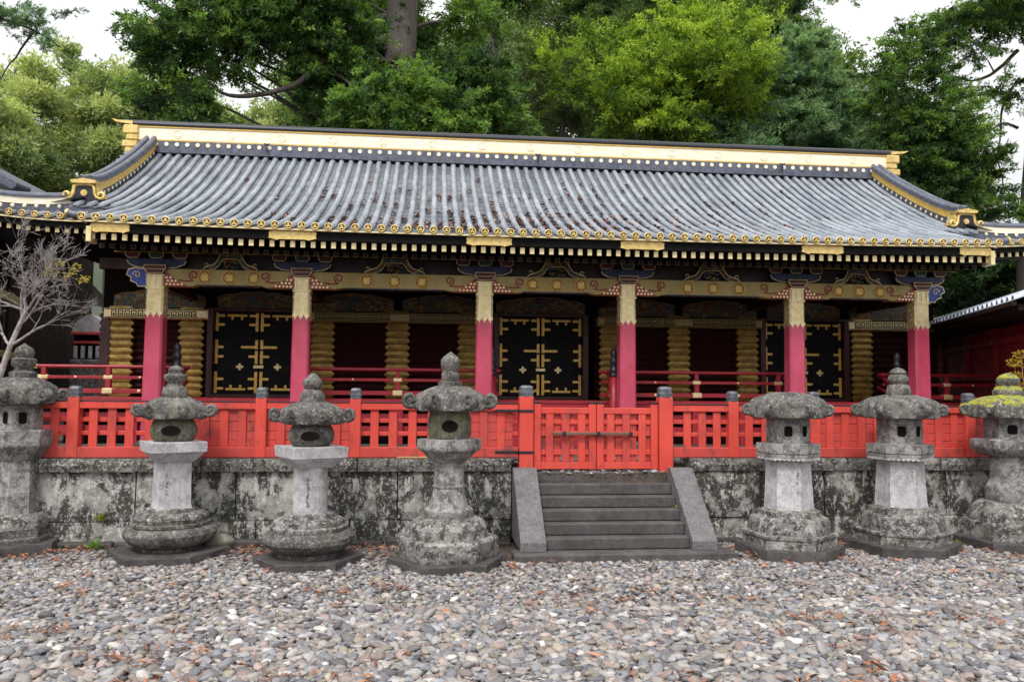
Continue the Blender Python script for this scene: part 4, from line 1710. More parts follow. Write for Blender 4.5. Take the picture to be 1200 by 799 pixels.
def tile_row(x, y0, y1, zf, r=.049, step=.27, dx=0.0):
    """a run of half round cover tiles up the slope with a small lip at each joint"""
    n = max(1, int(round((y1 - y0) / step)))
    y1 = max(y1, y0 + .05)
    for i in range(n):
        ya, yb = y0 + (y1 - y0) * i / n, y0 + (y1 - y0) * (i + 1) / n
        col = float(np.exp(rng.normal(0, .055))) * 1.28
        vs = []
        jx = rng.normal(0, .0035)
        jz = rng.normal(0, .0035)
        for (yy, rr) in ((ya, r * 1.015), (yb, r * .99)):
            z = zf(yy, x)
            for k in range(7):
                a = PI * k / 6
                vs.append((x + jx + rr * math.cos(a), yy, z + jz + .012 + rr * 1.05 * math.sin(a)))
        fs = [(k, k + 1, 8 + k, 7 + k) for k in range(6)]
        fs.append((0, 1, 2, 6)) if False else None
        addq(vs, fs, col)
        addq([vs[k] for k in range(7)], [(0, 1, 2, 3), (0, 3, 4, 6), (4, 5, 6, 4)][:2], col)


def pan_strip(xa, xb, y0, y1, zf, step=.27):
    n = max(1, int(round((y1 - y0) / step)))
    for i in range(n):
        ya, yb = y0 + (y1 - y0) * i / n, y0 + (y1 - y0) * (i + 1) / n
        col = float(np.exp(rng.normal(0, .09))) * .62
        xm = (xa + xb) / 2
        vs = []
        for yy, dz in ((ya, .004), (yb, -.004)):
            for xx, d in ((xa, .004), (xm, -.016), (xb, .004)):
                vs.append((xx, yy, zf(yy, xm) + dz + d))
        fs = [(0, 1, 4, 3), (1, 2, 5, 4)]
        addq(vs, fs, col)
        addq([(xa, ya, zf(ya, xm) - .004), (xm, ya, zf(ya, xm) - .022), (xb, ya, zf(ya, xm) - .004), vs[0], vs[1], vs[2]], [(0, 1, 4, 3), (1, 2, 5, 4)], col)


zmain = lambda Y, x: zroof(Y) + sori(x - CX) * max(0, 1 - (Y - YE) / 2.2) + .016 * mnoise.noise(Vector((x * .45, Y * .8, 5)))
HIPX, YL = 8.72, 12.55          # half width of the hall's own eave, its front line
zl0 = zroof(YL) - .14
zlat = lambda Y, x: zl0 + (Y - YL) * .36 + .09 * max(0, (abs(x - CX) - 7.3) / 1.4) ** 2
PITCHT = .1975
NT_ = 73
rowx = [-EH + .03 + (2 * EH - .06) * i / NT_ for i in range(NT_ + 1)]
for i, x in enumerate(rowx):
    tile_row(CX + x, YE - .01, YR + .05, zmain)
    if i < NT_:
        pan_strip(CX + x, CX + rowx[i + 1], YE, YR + .05, zmain)
# upper roof outside the porch width, up to the descending ridge
dxr = rowx[1] - rowx[0]
for s_ in (-1, 1):
    for k in range(1, 5):
        x = s_ * (EH - .03 + k * dxr)
        tile_row(CX + x, YL + .12, YR + .05, zmain)
        pan_strip(CX + min(x, x - s_ * dxr), CX + max(x, x - s_ * dxr), YL + .12, YR + .05, zmain)
    # the hall's own lower eave, running up to the corner ridge
    k = 0
    while True:
        x = s_ * (EH + .12 + k * .185)
        if abs(x) > HIPX - .05:
            break
        ytop = YL + .62 if abs(x) < 7.55 else YL + .06 + .60 * (HIPX - abs(x)) / (HIPX - 7.45)
        tile_row(CX + x, YL - .01, ytop, zlat, .048)
        pan_strip(CX + min(x, x - s_ * .185), CX + max(x, x - s_ * .185), YL, ytop, zlat)
        k += 1
    mbf = MB()
    x0_, x1_ = sorted((CX + s_ * (EH - .05), CX + s_ * 7.62))
    mbf.box(x0_, x1_, YL + .14, YL + .40, zlat(YL + .1, CX + s_ * EH) - .05, zmain(YL + .13, CX + s_ * 7) + .005)
    hp(mbf, 'roof_step', 'ridge_tile')
    # side face of the hip
    xa, xb = CX + s_ * 7.4, CX + s_ * HIPX
    n = 34
    for k in range(n):
        ya = YL + .25 + (19.2 - YL) * k / n
        vs = []
        for q in (0, 1):
            xx = xa + (xb - xa) * (1 - q)
            zz = zlat(YL, xx) + q * .42
            vs += [(xx, ya, zz), (xx, ya + (19.2 - YL) / n, zz)]
        addq(vs, [(0, 1, 3, 2)], float(np.exp(rng.normal(0, .1))))
# back slope
vs, fs = [], []
for i in range(13):
    Y = YR + (19.6 - YR) * i / 12
    z = zroof(2 * YR - Y) if 2 * YR - Y > YE else 4
    vs += [(CX - 7.6, Y, z), (CX + 7.6, Y, z)]
addq(vs, [(2 * i, 2 * i + 1, 2 * i + 3, 2 * i + 2) for i in range(12)], .9)
me = bpy.data.meshes.new('tiled_roof')
V = [(p[0] - HB[0], p[1] - HB[1], p[2] - HB[2]) for p in V]
me.from_pydata(V, [], F)
ca = me.color_attributes.new('col', 'FLOAT_COLOR', 'POINT')
cc4 = np.ones((len(V), 4), np.float32)
cc4[:, :3] = np.array(C, np.float32)[:, None]
ca.data.foreach_set('color', cc4.ravel())
me.materials.append(M['roof_tile'])
me.polygons.foreach_set('use_smooth', [len(f) == 4 for f in F])
me.set_sharp_from_angle(angle=R(50))
me.validate()
roof = bpy.data.objects.new('tiled_roof', me)
COL.objects.link(roof)
roof.parent = hall

# gilded eave discs with a three leaf crest, one per cover tile row
mb = MB()
mb.mi = 1
mb.prism([(.036 * math.cos(2 * PI * k / 18), .036 * math.sin(2 * PI * k / 18)) for k in range(18)], -.006, .02)
mb.mi = 0
mb.prism([(.054 * math.cos(2 * PI * k / 20), .054 * math.sin(2 * PI * k / 20)) for k in range(20)], .0, .03)
ring = [(.047 * math.cos(2 * PI * k / 20), -.004, .047 * math.sin(2 * PI * k / 20)) for k in range(21)]
mb.tube(ring, .009, 6, False)
for k in range(3):
    a = PI / 2 + 2 * PI / 3 * k
    mb.prism([(.017 * math.cos(a) + .0145 * math.cos(2 * PI * j / 10), .017 * math.sin(a) + .0145 * math.sin(2 * PI * j / 10)) for j in range(10)], -.012, .0)
dz = mb.build('eave_disc', ['gold', 'black_lacquer'], roof)
hbv = Vector(HB)
for i, x in enumerate(rowx):
    p = Vector((CX + x, YE - .035, zmain(YE, CX + x) + .035)) - hbv
    if i == 0:
        dz.location = p
    else:
        dup(dz, p, roof)
for s_ in (-1, 1):
    k = 0
    while True:
        x = s_ * (EH + .12 + k * .185)
        if abs(x) > HIPX - .05:
            break
        o = dup(dz, Vector((CX + x, YL - .035, zlat(YL, CX + x) + .03)) - hbv, roof)
        o.scale = (.93, 1, .93)
        k += 1

# side eaves: boards, rafters and soffit under the hall's own lower eave
for s_ in (-1, 1):
    xa, xb = sorted((CX + s_ * 6.68, CX + s_ * 8.75))
    for nm, y0, y1, za, zb_, mt in (('eave_board', 12.58, 12.68, -.13, -.05, 'black_lacquer'), ('eave_lip', 12.53, 12.70, -.048, -.028, 'pale_gold')):
        mb = MB()
        n = 12
        vs, fs = [], []
        for k in range(n + 1):
            x = xa + (xb - xa) * k / n
            z = zlat(YL, x)
            vs += [(x, y0, z + za), (x, y1, z + za), (x, y1, z + zb_), (x, y0, z + zb_)]
        for k in range(n):
            for j in range(4):
                fs.append((k * 4 + j, k * 4 + (j + 1) % 4, k * 4 + 4 + (j + 1) % 4, k * 4 + 4 + j))
        fs += [(0, 1, 2, 3), (n * 4, n * 4 + 3, n * 4 + 2, n * 4 + 1)]
        mb.add(vs, fs, False)
        hp(mb, nm, mt)
    mb = MB()
    mb.box(xa, xb, 12.71, 13.95, zl0 - .055, zl0 - .035)
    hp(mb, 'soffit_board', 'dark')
    mb = MB()
    for k in range(14):
        x = xa + .08 + (xb - xa - .1) * k / 14
        z = zlat(YL, x) - zl0
        mb.mi = 0
        mb.prism([(12.66, zl0 - .20 + z), (13.9, zl0 - .12 + z), (13.9, zl0 - .06 + z), (12.66, zl0 - .135 + z)], x - .027, x + .027, 'yz')
        mb.mi = 1
        mb.box(x - .03, x + .03, 12.645, 12.659, zl0 - .205 + z, zl0 - .131 + z)
    tag(hp(mb, 'side_rafters', ['dark_timber', 'pale_gold']), kind='stuff')
    # side overhang soffit and brackets at the hall corner
    mb = MB()
    xs_, xe_ = sorted((CX + s_ * 7.43, CX + s_ * 8.7))
    mb.box(xs_, xe_, 13.96, 19.0, zl0 - .06, zl0 - .03)
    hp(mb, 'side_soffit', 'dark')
    # sloping tail beam ends at the corner, gilded
    mb = MB()
    xx = CX + s_ * 6.62
    mb.box(xx - .034, xx + .034, 11.20, 11.42, 3.735, 3.951, .005)
    hp(mb, 'corner_beam_end', 'pale_gold')
    # wall head beam of the hall
    mb = MB()
    xs_, xe_ = sorted((CX + s_ * 5.9, CX + s_ * 7.55))
    mb.box(xs_, xe_, YW - .1, YW + .01, 3.75, 3.95, .01)
    hp(mb, 'wall_plate', 'dark_red')

# ------------------------------------------------------------------ ridges
RL = 7.86
zb = zroof(YR) + .02
def ridge_course(name, y0, z0, z1, hw, mat, parent=None, up=.0):
    mb = MB()
    n = 30
    vs, fs = [], []
    for k in range(n + 1):
        x = -hw + 2 * hw * k / n
        d = up * (abs(x) / hw) ** 4
        vs += [(CX + x, YR - y0, z0 + d), (CX + x, YR + y0, z0 + d), (CX + x, YR + y0, z1 + d), (CX + x, YR - y0, z1 + d)]
    for k in range(n):
        for j in range(4):
            fs.append((k * 4 + j, k * 4 + (j + 1) % 4, k * 4 + 4 + (j + 1) % 4, k * 4 + 4 + j))
    fs += [(0, 1, 2, 3), (n * 4, n * 4 + 3, n * 4 + 2, n * 4 + 1)]
    mb.add(vs, fs, False)
    return hp(mb, name, mat) if parent is None else sub(mb, name, mat, parent)
rd = ridge_course('main_ridge', .19, zb + .155, zb + .41, RL - .12, 'ridge_white')
ridge_course('ridge_base', .21, zb - .08, zb + .153, RL - .2, 'ridge_tile', rd)
ridge_course('ridge_molding', .205, zb + .412, zb + .432, RL - .05, 'bright_gilt', rd)
ridge_course('ridge_molding', .205, zb + .1545, zb + .180, RL - .11, 'bright_gilt', rd)
mb = MB()
pts = [(CX - RL - .1 + (2 * RL + .2) * k / 40, YR, zb + .49) for k in range(41)]
mb.tube(pts, .085, 12, flat=1.7)
# the tube's flat axis: widen across the ridge
mb.v = [(p[0], YR + (p[1] - YR) * 2.0, zb + .49 + (p[2] - zb - .49) * .72) for p in mb.v]
sub(mb, 'ridge_cap', 'black_metal', rd)
st0 = None
for i in range(76):
    x = CX - 7.3 + 14.6 * i / 75
    if st0 is None:
        mb = MB()
        mb.disc((0, 0), .040, 0, .014, 14)
        o = st0 = mb.build('ridge_stud', 'ridge_white', rd)
    else:
        o = dup(st0, (0, 0, 0), rd)
    o.location = (x, YR - .2245, zb + .085)
st0 = None
for i in range(15):
    x = CX - 6.9 + 13.8 * i / 14
    if st0 is None:
        mb = MB()
        for k in range(3):
            a = PI / 2 + 2 * PI / 3 * k
            mb.disc((.04 * math.cos(a), .04 * math.sin(a)), .036, -.004, .006, 10)
        mb.disc((0, 0), .02, -.006, .008, 8)
        mb.tube([(.088 * math.cos(2 * PI * k / 20), 0, .088 * math.sin(2 * PI * k / 20)) for k in range(21)], .008, 5, False)
        mb.v = [(p[0] * .85, p[1], p[2] * .85) for p in mb.v]
        o = st0 = mb.build('ridge_crest', 'ridge_white', rd)
    else:
        o = dup(st0, (0, 0, 0), rd)
    o.location = (x, YR - .192, zb + .295)
for x in (-5.2, 0.15, 5.3):      # small hooks standing on the ridge foot
    mb = MB()
    mb.tube([(CX + x, YR - .27, zb - .02), (CX + x, YR - .27, zb + .13), (CX + x - .05, YR - .27, zb + .15)], .016, 6)
    mb.tube([(CX + x, YR - .27, zb + .13), (CX + x + .05, YR - .27, zb + .15)], .016, 6)
    sub(mb, 'roof_hook', 'black_metal', rd)
# gold ridge end ornaments
for s_ in (-1, 1):
    xe = CX + s_ * RL
    mb = MB()
    for (a, b, z0, z1) in ((-.22, .02, zb - .18, zb + .0), (-.22, .07, zb + .002, zb + .14), (-.22, .00, zb + .142, zb + .26), (-.22, .06, zb + .262, zb + .44)):
        x0, x1 = sorted((xe + s_ * a, xe + s_ * b))
        mb.box(x0, x1, YR - .24, YR + .24, z0, z1, .02)
    x0, x1 = sorted((xe - s_ * .05, xe + s_ * .26))
    mb.prism([(xe - s_ * .1, zb + .46), (xe + s_ * .2, zb + .50), (xe + s_ * .30, zb + .56), (xe + s_ * .18, zb + .54), (xe - s_ * .1, zb + .53)], YR - .19, YR + .19)
    sub(mb, 'ridge_end', 'gold', rd)

# descending ridges with demon tile ornaments at their feet
XD = 7.42
def desc_ridge(s_):
    ys = [YR - .15 - (YR - .15 - 12.95) * k / 24 for k in range(25)]
    def sweep(name, x0, x1, z0, z1, mat, parent=None):
        mb = MB()
        vs, fs = [], []
        for i, Y in enumerate(ys):
            sl_ = 1.0
            z = zmain(Y, CX + s_ * XD) + .05 * math.exp(-(Y - 12.95) * 2.5)
            for (xx, zz) in ((x0, z0), (x1, z0), (x1, z1), (x0, z1)):
                vs.append((CX + s_ * (XD + xx), Y, z + zz))
        n = len(ys) - 1
        for i in range(n):
            for j in range(4):
                fs.append((i * 4 + j, i * 4 + (j + 1) % 4, i * 4 + 4 + (j + 1) % 4, i * 4 + 4 + j))
        fs += [(0, 1, 2, 3), (n * 4, n * 4 + 3, n * 4 + 2, n * 4 + 1)]
        mb.add(vs, fs, False)
        return hp(mb, name, mat) if parent is None else sub(mb, name, mat, parent)
    o = sweep('descending_ridge', -.095, .095, .02, .16, 'ridge_tile')
    sweep('gilded_band', -.12, .12, .150, .290, 'bright_gilt', o)
    sweep('ridge_covering', -.14, .14, .287, .325, 'ridge_tile', o)
    mb = MB()
    mb.sm = True
    pts = [(CX + s_ * XD, Y, zmain(Y, CX + s_ * XD) + .34 + .05 * math.exp(-(Y - 12.95) * 2.5)) for Y in ys]
    for q in (-.07, .07):
        mb.tube([(p[0] + q, p[1], p[2]) for p in pts], .055, 8)
    sub(mb, 'ridge_tiles', 'ridge_tile', o)
    st0 = None
    for Y in np.arange(13.1, YR - .2, .155):
        loc = (CX + s_ * (XD - .0995), Y, zmain(Y, CX + s_ * XD) + .09)
        if st0 is None:
            mb = MB()
            mb.ellipsoid((0, 0, 0), (.012, .036, .036), 8, 6)
            q_ = st0 = mb.build('ridge_stud', 'ridge_white', o)
        else:
            q_ = dup(st0, loc, o)
        q_.location = loc
    # verge tiles stepping down outside
    mb = MB()
    mb.sm = True
    for Y in np.arange(13.5, YR + .1, .17):
        z = zmain(Y, CX + s_ * XD) + .10
        mb.tube([(CX + s_ * (XD + .10), Y, z), (CX + s_ * (XD + .42), Y, z - .035)], .06, 8)
    sub(mb, 'verge_tiles', 'ridge_tile', o)
    # foot ornament: dark plate, gilded curled rim, round crest
    Yf = 12.90
    zf = zmain(Yf, CX + s_ * XD) + .03
    xc = CX + s_ * XD
    hm = [(0, .275), (.09, .272), (.135, .25), (.150, .20), (.155, .13), (.185, .075), (.235, .055), (.23, .01), (.15, -.015), (0, -.02)]
    mb = MB()
    poly = [(xc + p[0], zf + p[1]) for p in hm] + [(xc - p[0], zf + p[1]) for p in hm[::-1][1:-1]]
    mb.prism(poly, Yf, Yf + .10)
    f_ = sub(mb, 'foot_ornament', 'black_metal', o)
    mb = MB()
    mb.sm = True
    for q in (-1, 1):
        mb.tube([(xc + q * p[0], Yf - .005, zf + p[1]) for p in hm[:7]], .022, 8)
        mb.tube([(xc + q * (.255 + .058 * (1 - k / 26) * math.cos(-PI * .62 + k * .42)), Yf - .01, zf + .105 + .058 * (1 - k / 26) * math.sin(-PI * .62 + k * .42)) for k in range(14)], .024, 8)
    mb.prism([(xc - .17, zf + .285), (xc + .17, zf + .285), (xc + .20, zf + .33), (xc + .10, zf + .345), (xc, zf + .365), (xc - .10, zf + .345), (xc - .20, zf + .33)], Yf - .06, Yf + .16)
    for q in (-1, 1):
        mb.prism([(xc + q * .157, zf + .285), (xc + q * .19, zf + .27), (xc + q * .205, zf + .16), (xc + q * .27, zf + .13), (xc + q * .27, zf + .08), (xc + q * .20, zf + .09), (xc + q * .157, zf + .14)][::q], Yf + .02, Yf + .22)
    mb.disc((xc, zf + .14), .050, Yf - .015, .025, 18)
    for k in range(3):
        a = PI / 2 + 2 * PI / 3 * k
        mb.disc((xc + .02 * math.cos(a), zf + .14 + .02 * math.sin(a)), .018, Yf - .022, .012, 10)
    sub(mb, 'gilded_rim', 'gold', o)
    # turned tile closing the end of the porch eave
    mb = MB()
    mb.sm = True
    xe_ = CX + s_ * (EH + .01)
    mb.tube([(xe_ - s_ * .05, YE + .16, zmain(YE + .15, xe_) + .05), (xe_ + s_ * .13, YE + .12, zmain(YE, xe_) + .075), (xe_ + s_ * .20, YE + .11, zmain(YE, xe_) + .095)], .056, 10)
    g2 = sub(mb, 'verge_end_tile', 'ridge_tile', o)
    mb = MB()
    mb.tube([(xe_ + s_ * .195, YE + .11, zmain(YE, xe_) + .094), (xe_ + s_ * .225, YE + .11, zmain(YE, xe_) + .10)], .060, 14)
    sub(mb, 'verge_end_cap', 'gold', o)
    # corner ridge running out to the eave corner
    P0 = Vector((CX + s_ * (XD + .02), YL + .55, zlat(YL + .6, CX + s_ * XD) + .02))
    P1 = Vector((CX + s_ * (HIPX + .02), YL + .02, zlat(YL, CX + s_ * HIPX) + .02))
    n = 10
    path = [P0.lerp(P1, k / n) - Vector((0, 0, .05 * math.sin(PI * k / n))) for k in range(n + 1)]
    w = (P1 - P0).cross(Vector((0, 0, 1))).normalized()
    def csweep(name, hw, z0, z1, mat, parent=None):
        mb = MB()
        vs, fs = [], []
        for p in path:
            for (q, zz) in ((-hw, z0), (hw, z0), (hw, z1), (-hw, z1)):
                vs.append(p + w * q + Vector((0, 0, zz)))
        for i in range(n):
            for j in range(4):
                fs.append((i * 4 + j, i * 4 + (j + 1) % 4, i * 4 + 4 + (j + 1) % 4, i * 4 + 4 + j))
        fs += [(0, 1, 2, 3), (n * 4, n * 4 + 3, n * 4 + 2, n * 4 + 1)]
        mb.add(vs, fs, False)
        return hp(mb, name, mat) if parent is None else sub(mb, name, mat, parent)
    c = csweep('corner_ridge', .10, -.03, .12, 'ridge_tile')
    csweep('gilded_band', .115, .122, .225, 'ridge_white', c)
    csweep('ridge_covering', .13, .227, .255, 'ridge_tile', c)
    mb = MB()
    mb.sm = True
    mb.tube([p + Vector((0, 0, .265)) for p in path], .065, 8)
    sub(mb, 'ridge_tiles', 'ridge_tile', c)
    st0 = None
    for k in range(9):
        p = P0.lerp(P1, (k + .5) / 9) + Vector((0, 0, .05)) - w * .10 * (1 if (w.y > 0) else -1)
        if st0 is None:
            mb = MB()
            mb.ellipsoid((0, 0, 0), (.035, .02, .035), 8, 6)
            q_ = st0 = mb.build('ridge_stud', 'ridge_white', c)
        else:
            q_ = dup(st0, p, c)
        q_.location = p
    # gable wall
    mb = MB()
    x0, x1 = sorted((CX + s_ * 7.2, CX + s_ * 7.3))
    pl = [(Y, zroof(Y) - .03) for Y in np.linspace(13.2, YR, 10)]
    pl += [(2 * YR - Y, z) for Y, z in pl[::-1][1:]]
    mb.prism(pl, x0, x1, 'yz')
    hp(mb, 'gable_wall', 'dark_red')


desc_ridge(-1)
desc_ridge(1)

# fallen leaves lying on the tiles
cs = []
for k in range(800):
    x = rng.normal(.0, 2.6)
    Y = YE + .15 + abs(rng.normal(0, 1.5)) + .2
    if abs(x) < 5.5 and Y < YR - .8 and mnoise.noise(Vector((x * 1.1, Y * 1.6, 2))) + rng.normal(0, .15) > -.12:
        i = int(round((x + EH - .03) / dxr))
        xx = rowx[max(0, min(NT_, i))] + dxr * .5
        cs.append((CX + xx, Y))
cs = np.array(cs)
tag(litter('roof_leaves', cs, lambda x, y: np.array([zmain(b, a) for a, b in zip(x, y)]) + .022, 6, .075, .042, .035,
           [(.24, .13, .10), (.30, .17, .13), (.20, .12, .10), (.34, .19, .13), (.26, .17, .14)], .25),
    'brown dead leaves caught between the tile rows in the middle of the roof', 'roof leaves', kind='stuff')

# ------------------------------------------------------------------ verandah railings and stair newels
def railing(x0, x1, posts, capl=True, capr=True):
    mb = MB()
    mb.sm = True
    yv = 12.80
    mb.tube([(x0 - .12, yv, FL + .47), (x1 + .12, yv, FL + .47)], .030, 10)
    o = hp(mb, 'verandah_railing', 'rail_red')
    mb = MB()
    mb.box(x0 - .08, x1 + .08, yv - .03, yv + .03, FL + .28, FL + .33, .006)
    mb.box(x0 - .10, x1 + .10, yv - .05, yv + .05, FL + .06, FL + .13, .006)
    sub(mb, 'lower_rails', 'rail_red', o)
    for x in posts:
        mb = MB()
        mb.box(x - .04, x + .04, yv - .035, yv + .035, FL + .131, FL + .279, .005)
        mb.box(x - .035, x + .035, yv - .033, yv + .033, FL + .331, FL + .45, .005)
        sub(mb, 'baluster', 'rail_red', o)
        for (hx, hy, z0, z1) in ((.075, .037, FL + .272, FL + .34), (.085, .057, FL + .05, FL + .14)):
            mb = MB()
            mb.box(x - hx, x + hx, yv - hy, yv + hy, z0, z1, .015)
            sub(mb, 'gilt_clamp', 'pale_gold', o)
    for x in [(a + b) / 2 for a, b in zip(posts[:-1], posts[1:])]:
        mb = MB()
        mb.ellipsoid((x, yv - .03, FL + .305), (.022, .02, .022), 8, 6)
        mb.ellipsoid((x, yv - .05, FL + .095), (.03, .02, .03), 8, 6)
        sub(mb, 'gilt_stud', 'pale_gold', o)
    for en, x, d in ((capl, x0, -1), (capr, x1, 1)):
        if en:
            mb = MB()
            mb.tube([(x + d * .0, yv, FL + .47), (x + d * .14, yv, FL + .47), (x + d * .18, yv, FL + .478)], .037, 10)
            mb.box(min(x - d * .06, x + d * .12), max(x - d * .06, x + d * .12), yv - .036, yv + .036, FL + .272, FL + .338, .01)
            mb.box(min(x - d * .06, x + d * .14), max(x - d * .06, x + d * .14), yv - .056, yv + .056, FL + .052, FL + .138, .01)
            sub(mb, 'gilt_end', 'pale_gold', o)


for a, b in ((-4.0, -.93), (.93, 4.0)):
    railing(CX + a, CX + b, [CX + a + .12, CX + (a + b) / 2, CX + b - .12], False, False)
railing(CX - 7.95, CX - 5.82, [CX - 7.85, CX - 6.9, CX - 5.95], True, False)
railing(CX + 5.82, CX + 7.95, [CX + 5.95, CX + 6.9, CX + 7.85], False, True)
# door stairs: newel posts with black onion finials and curved handrails
mb = MB()
mb.sm = True
mb.lathe([(.068, 0), (.068, 1.10)], 20)
nw = mb.build('newel_post', 'rail_red', hall)
mb = MB()
mb.sm = True
mb.lathe([(.072, 1.101), (.078, 1.12), (.070, 1.15), (.062, 1.17), (.075, 1.19), (.075, 1.22), (.055, 1.24), (.050, 1.30), (.066, 1.33), (.066, 1.37), (.04, 1.40), (.06, 1.45), (.055, 1.50), (.03, 1.54), (.004, 1.57)], 20)
mb.build('onion_finial', 'black_metal', nw)
mb = MB()
mb.sm = True
mb.tube([(0, .03, 1.02), (0, .18, 1.04), (0, .33, 1.10), (0, .45, 1.17), (0, .56, 1.19)], .032, 8)
mb.tube([(0, .03, .80), (0, .18, .82), (0, .33, .90), (0, .56, .98)], .026, 8)
mb.build('curved_handrail', 'rail_red', nw)
first = True
for xc in (-4.89, 0, 4.89):
    for s_ in (-1, 1):
        inst(nw, first, CX + xc + s_ * (.98 if xc == 0 else .885), 12.43, .88)
        first = False
    mb = MB()
    for k in range(4):
        mb.box(CX + xc - .80, CX + xc + .80, 12.05 + k * .16, 12.68, .88 + k * .16, .88 + (k + 1) * .16 - .002, .006)
    hp(mb, 'door_stair', 'rail_red')

# ------------------------------------------------------------------ right: red corridor with a pale tiled roof
ang = math.atan2(.334, .943)
P = Vector((8.75, 9.75, .88))           # near end, just outside the frame
cor = thing('red_corridor', P, 'dark red walled corridor with a pale tiled roof running back at the right edge', 'corridor', None, -ang)
# local: y runs along the corridor away from the camera, x to the outside (right)
def lp_(mb, name, mats, par=None, sharp=None):
    return mb.build(name, mats, par or cor, None, sharp)
LC = 13.0
mb = MB()
mb.box(0, .12, 0, LC, -.1, 2.3)
lp_(mb, 'wall', 'red_wall')
mb = MB()
mb.box(.121, 1.2, .02, .14, -.1, 2.1)
mb.box(1.08, 1.2, .141, LC, -.1, 2.1)
lp_(mb, 'end_wall', 'red_wall')
y = .3
mb = MB()
mb.box(-.07, .05, -.07, .07, 0, 2.09, .01)
po = mb.build('wall_post', 'red_wall', cor)
i = 0
while y < LC:
    if i == 0:
        po.location = (0, y, 0)
    else:
        dup(po, (0, y, 0), cor)
    y += 1.55
    i += 1
for z in (.35, 1.12, 1.72):
    mb = MB()
    mb.box(-.085, -.003, 0, LC, z, z + .13, .01)
    o = lp_(mb, 'wall_beam', 'red_wall')
    mb = MB()
    y = .3
    while y < LC:
        mb.disc((0, 0), .03, 0, .01, 8)
        y += 1.55
    mb = MB()
    y = .3
    while y < LC:
        mb.box(-.092, -.0855, y - .03, y + .03, z + .035, z + .095)
        y += 1.55
    mb.build('gilt_cap', 'gold_leaf', o)
mb = MB()
mb.box(-.80, -.001, -.2, LC, 2.10, 2.13)
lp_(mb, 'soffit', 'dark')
mb = MB()
y = -.1
while y < LC:
    mb.box(-.86, -.02, y - .03, y + .03, 2.02, 2.098)
    y += .2
tag(lp_(mb, 'rafters', 'dark_timber'), kind='stuff')
V, F, C = [], [], []
zc = lambda q: 2.14 + (q + .95) * .36
y = -.2
while y < LC:
    col = float(np.exp(rng.normal(0, .1))) * 2.1
    vs = []
    for q in (-.95, .15):
        for k in range(7):
            a = PI * k / 6
            vs.append((q, y + .055 * math.cos(a), zc(q) + .015 + .058 * math.sin(a)))
    addq(vs, [(k, k + 1, 8 + k, 7 + k) for k in range(6)] + [(0, 1, 2, 3), (3, 4, 5, 6), (0, 3, 6, 6)][:2], col)
    addq([(-.95, y, zc(-.95)), (.15, y, zc(.15)), (.15, y + .2, zc(.15)), (-.95, y + .2, zc(-.95))], [(0, 1, 2, 3)], col * .9)
    y += .2
addq([(.15, -.2, zc(.15)), (1.4, -.2, zc(-.95)), (1.4, LC, zc(-.95)), (.15, LC, zc(.15))], [(0, 1, 2, 3)], 1.8)
me = bpy.data.meshes.new('tiled_roof')
me.from_pydata(V, [], F)
ca = me.color_attributes.new('col', 'FLOAT_COLOR', 'POINT')
cc4 = np.ones((len(V), 4), np.float32)
cc4[:, :3] = np.array(C, np.float32)[:, None]
ca.data.foreach_set('color', cc4.ravel())
me.materials.append(M['roof_tile'])
me.validate()
o = bpy.data.objects.new('tiled_roof', me)
COL.objects.link(o)
o.parent = cor
mb = MB()
mb.box(-.96, -.90, -.2, LC, 2.075, 2.132, .0)
lp_(mb, 'eave_board', 'dark_timber')

# ------------------------------------------------------------------ left: dark timber hall standing further back
P = Vector((-13.5, 32, .88))
dl = Vector((.28, -.96, 0)).normalized()
angl = math.atan2(dl.y, dl.x)
lh = thing('timber_hall', P, 'dark timber hall in deep shade at the left edge with dull gilt wall beams', 'hall', None, angl)
# local x runs along the wall towards the camera, local y to the right of that run is negative
LL = 18.0
def ll(mb, name, mats, par=None):
    return mb.build(name, mats, par or lh)
mb = MB()
mb.box(0, LL, -6, 0, 0, 4.09)
wl = ll(mb, 'wall', 'dark')
for z, h, d in ((.9, .12, .10), (1.5, .16, .14), (2.75, .22, .16)):
    mb = MB()
    mb.box(-.2, LL, .003, d, z, z + h, .02)
    ll(mb, 'wall_beam', 'old_gold_beam' if z > 1.2 else 'dark_timber')
for k in range(11):
    mb = MB()
    mb.box(k * 1.75, k * 1.75 + .22, .002, .09, 0, 4.08, .02)
    ll(mb, 'wall_post', 'dark_timber')
mb = MB()
mb.prism([(1.0, 4.1), (-3, 4.9), (-7, 4.1)], -1.0, LL, 'yz')
ll(mb, 'roof', 'ridge_tile')
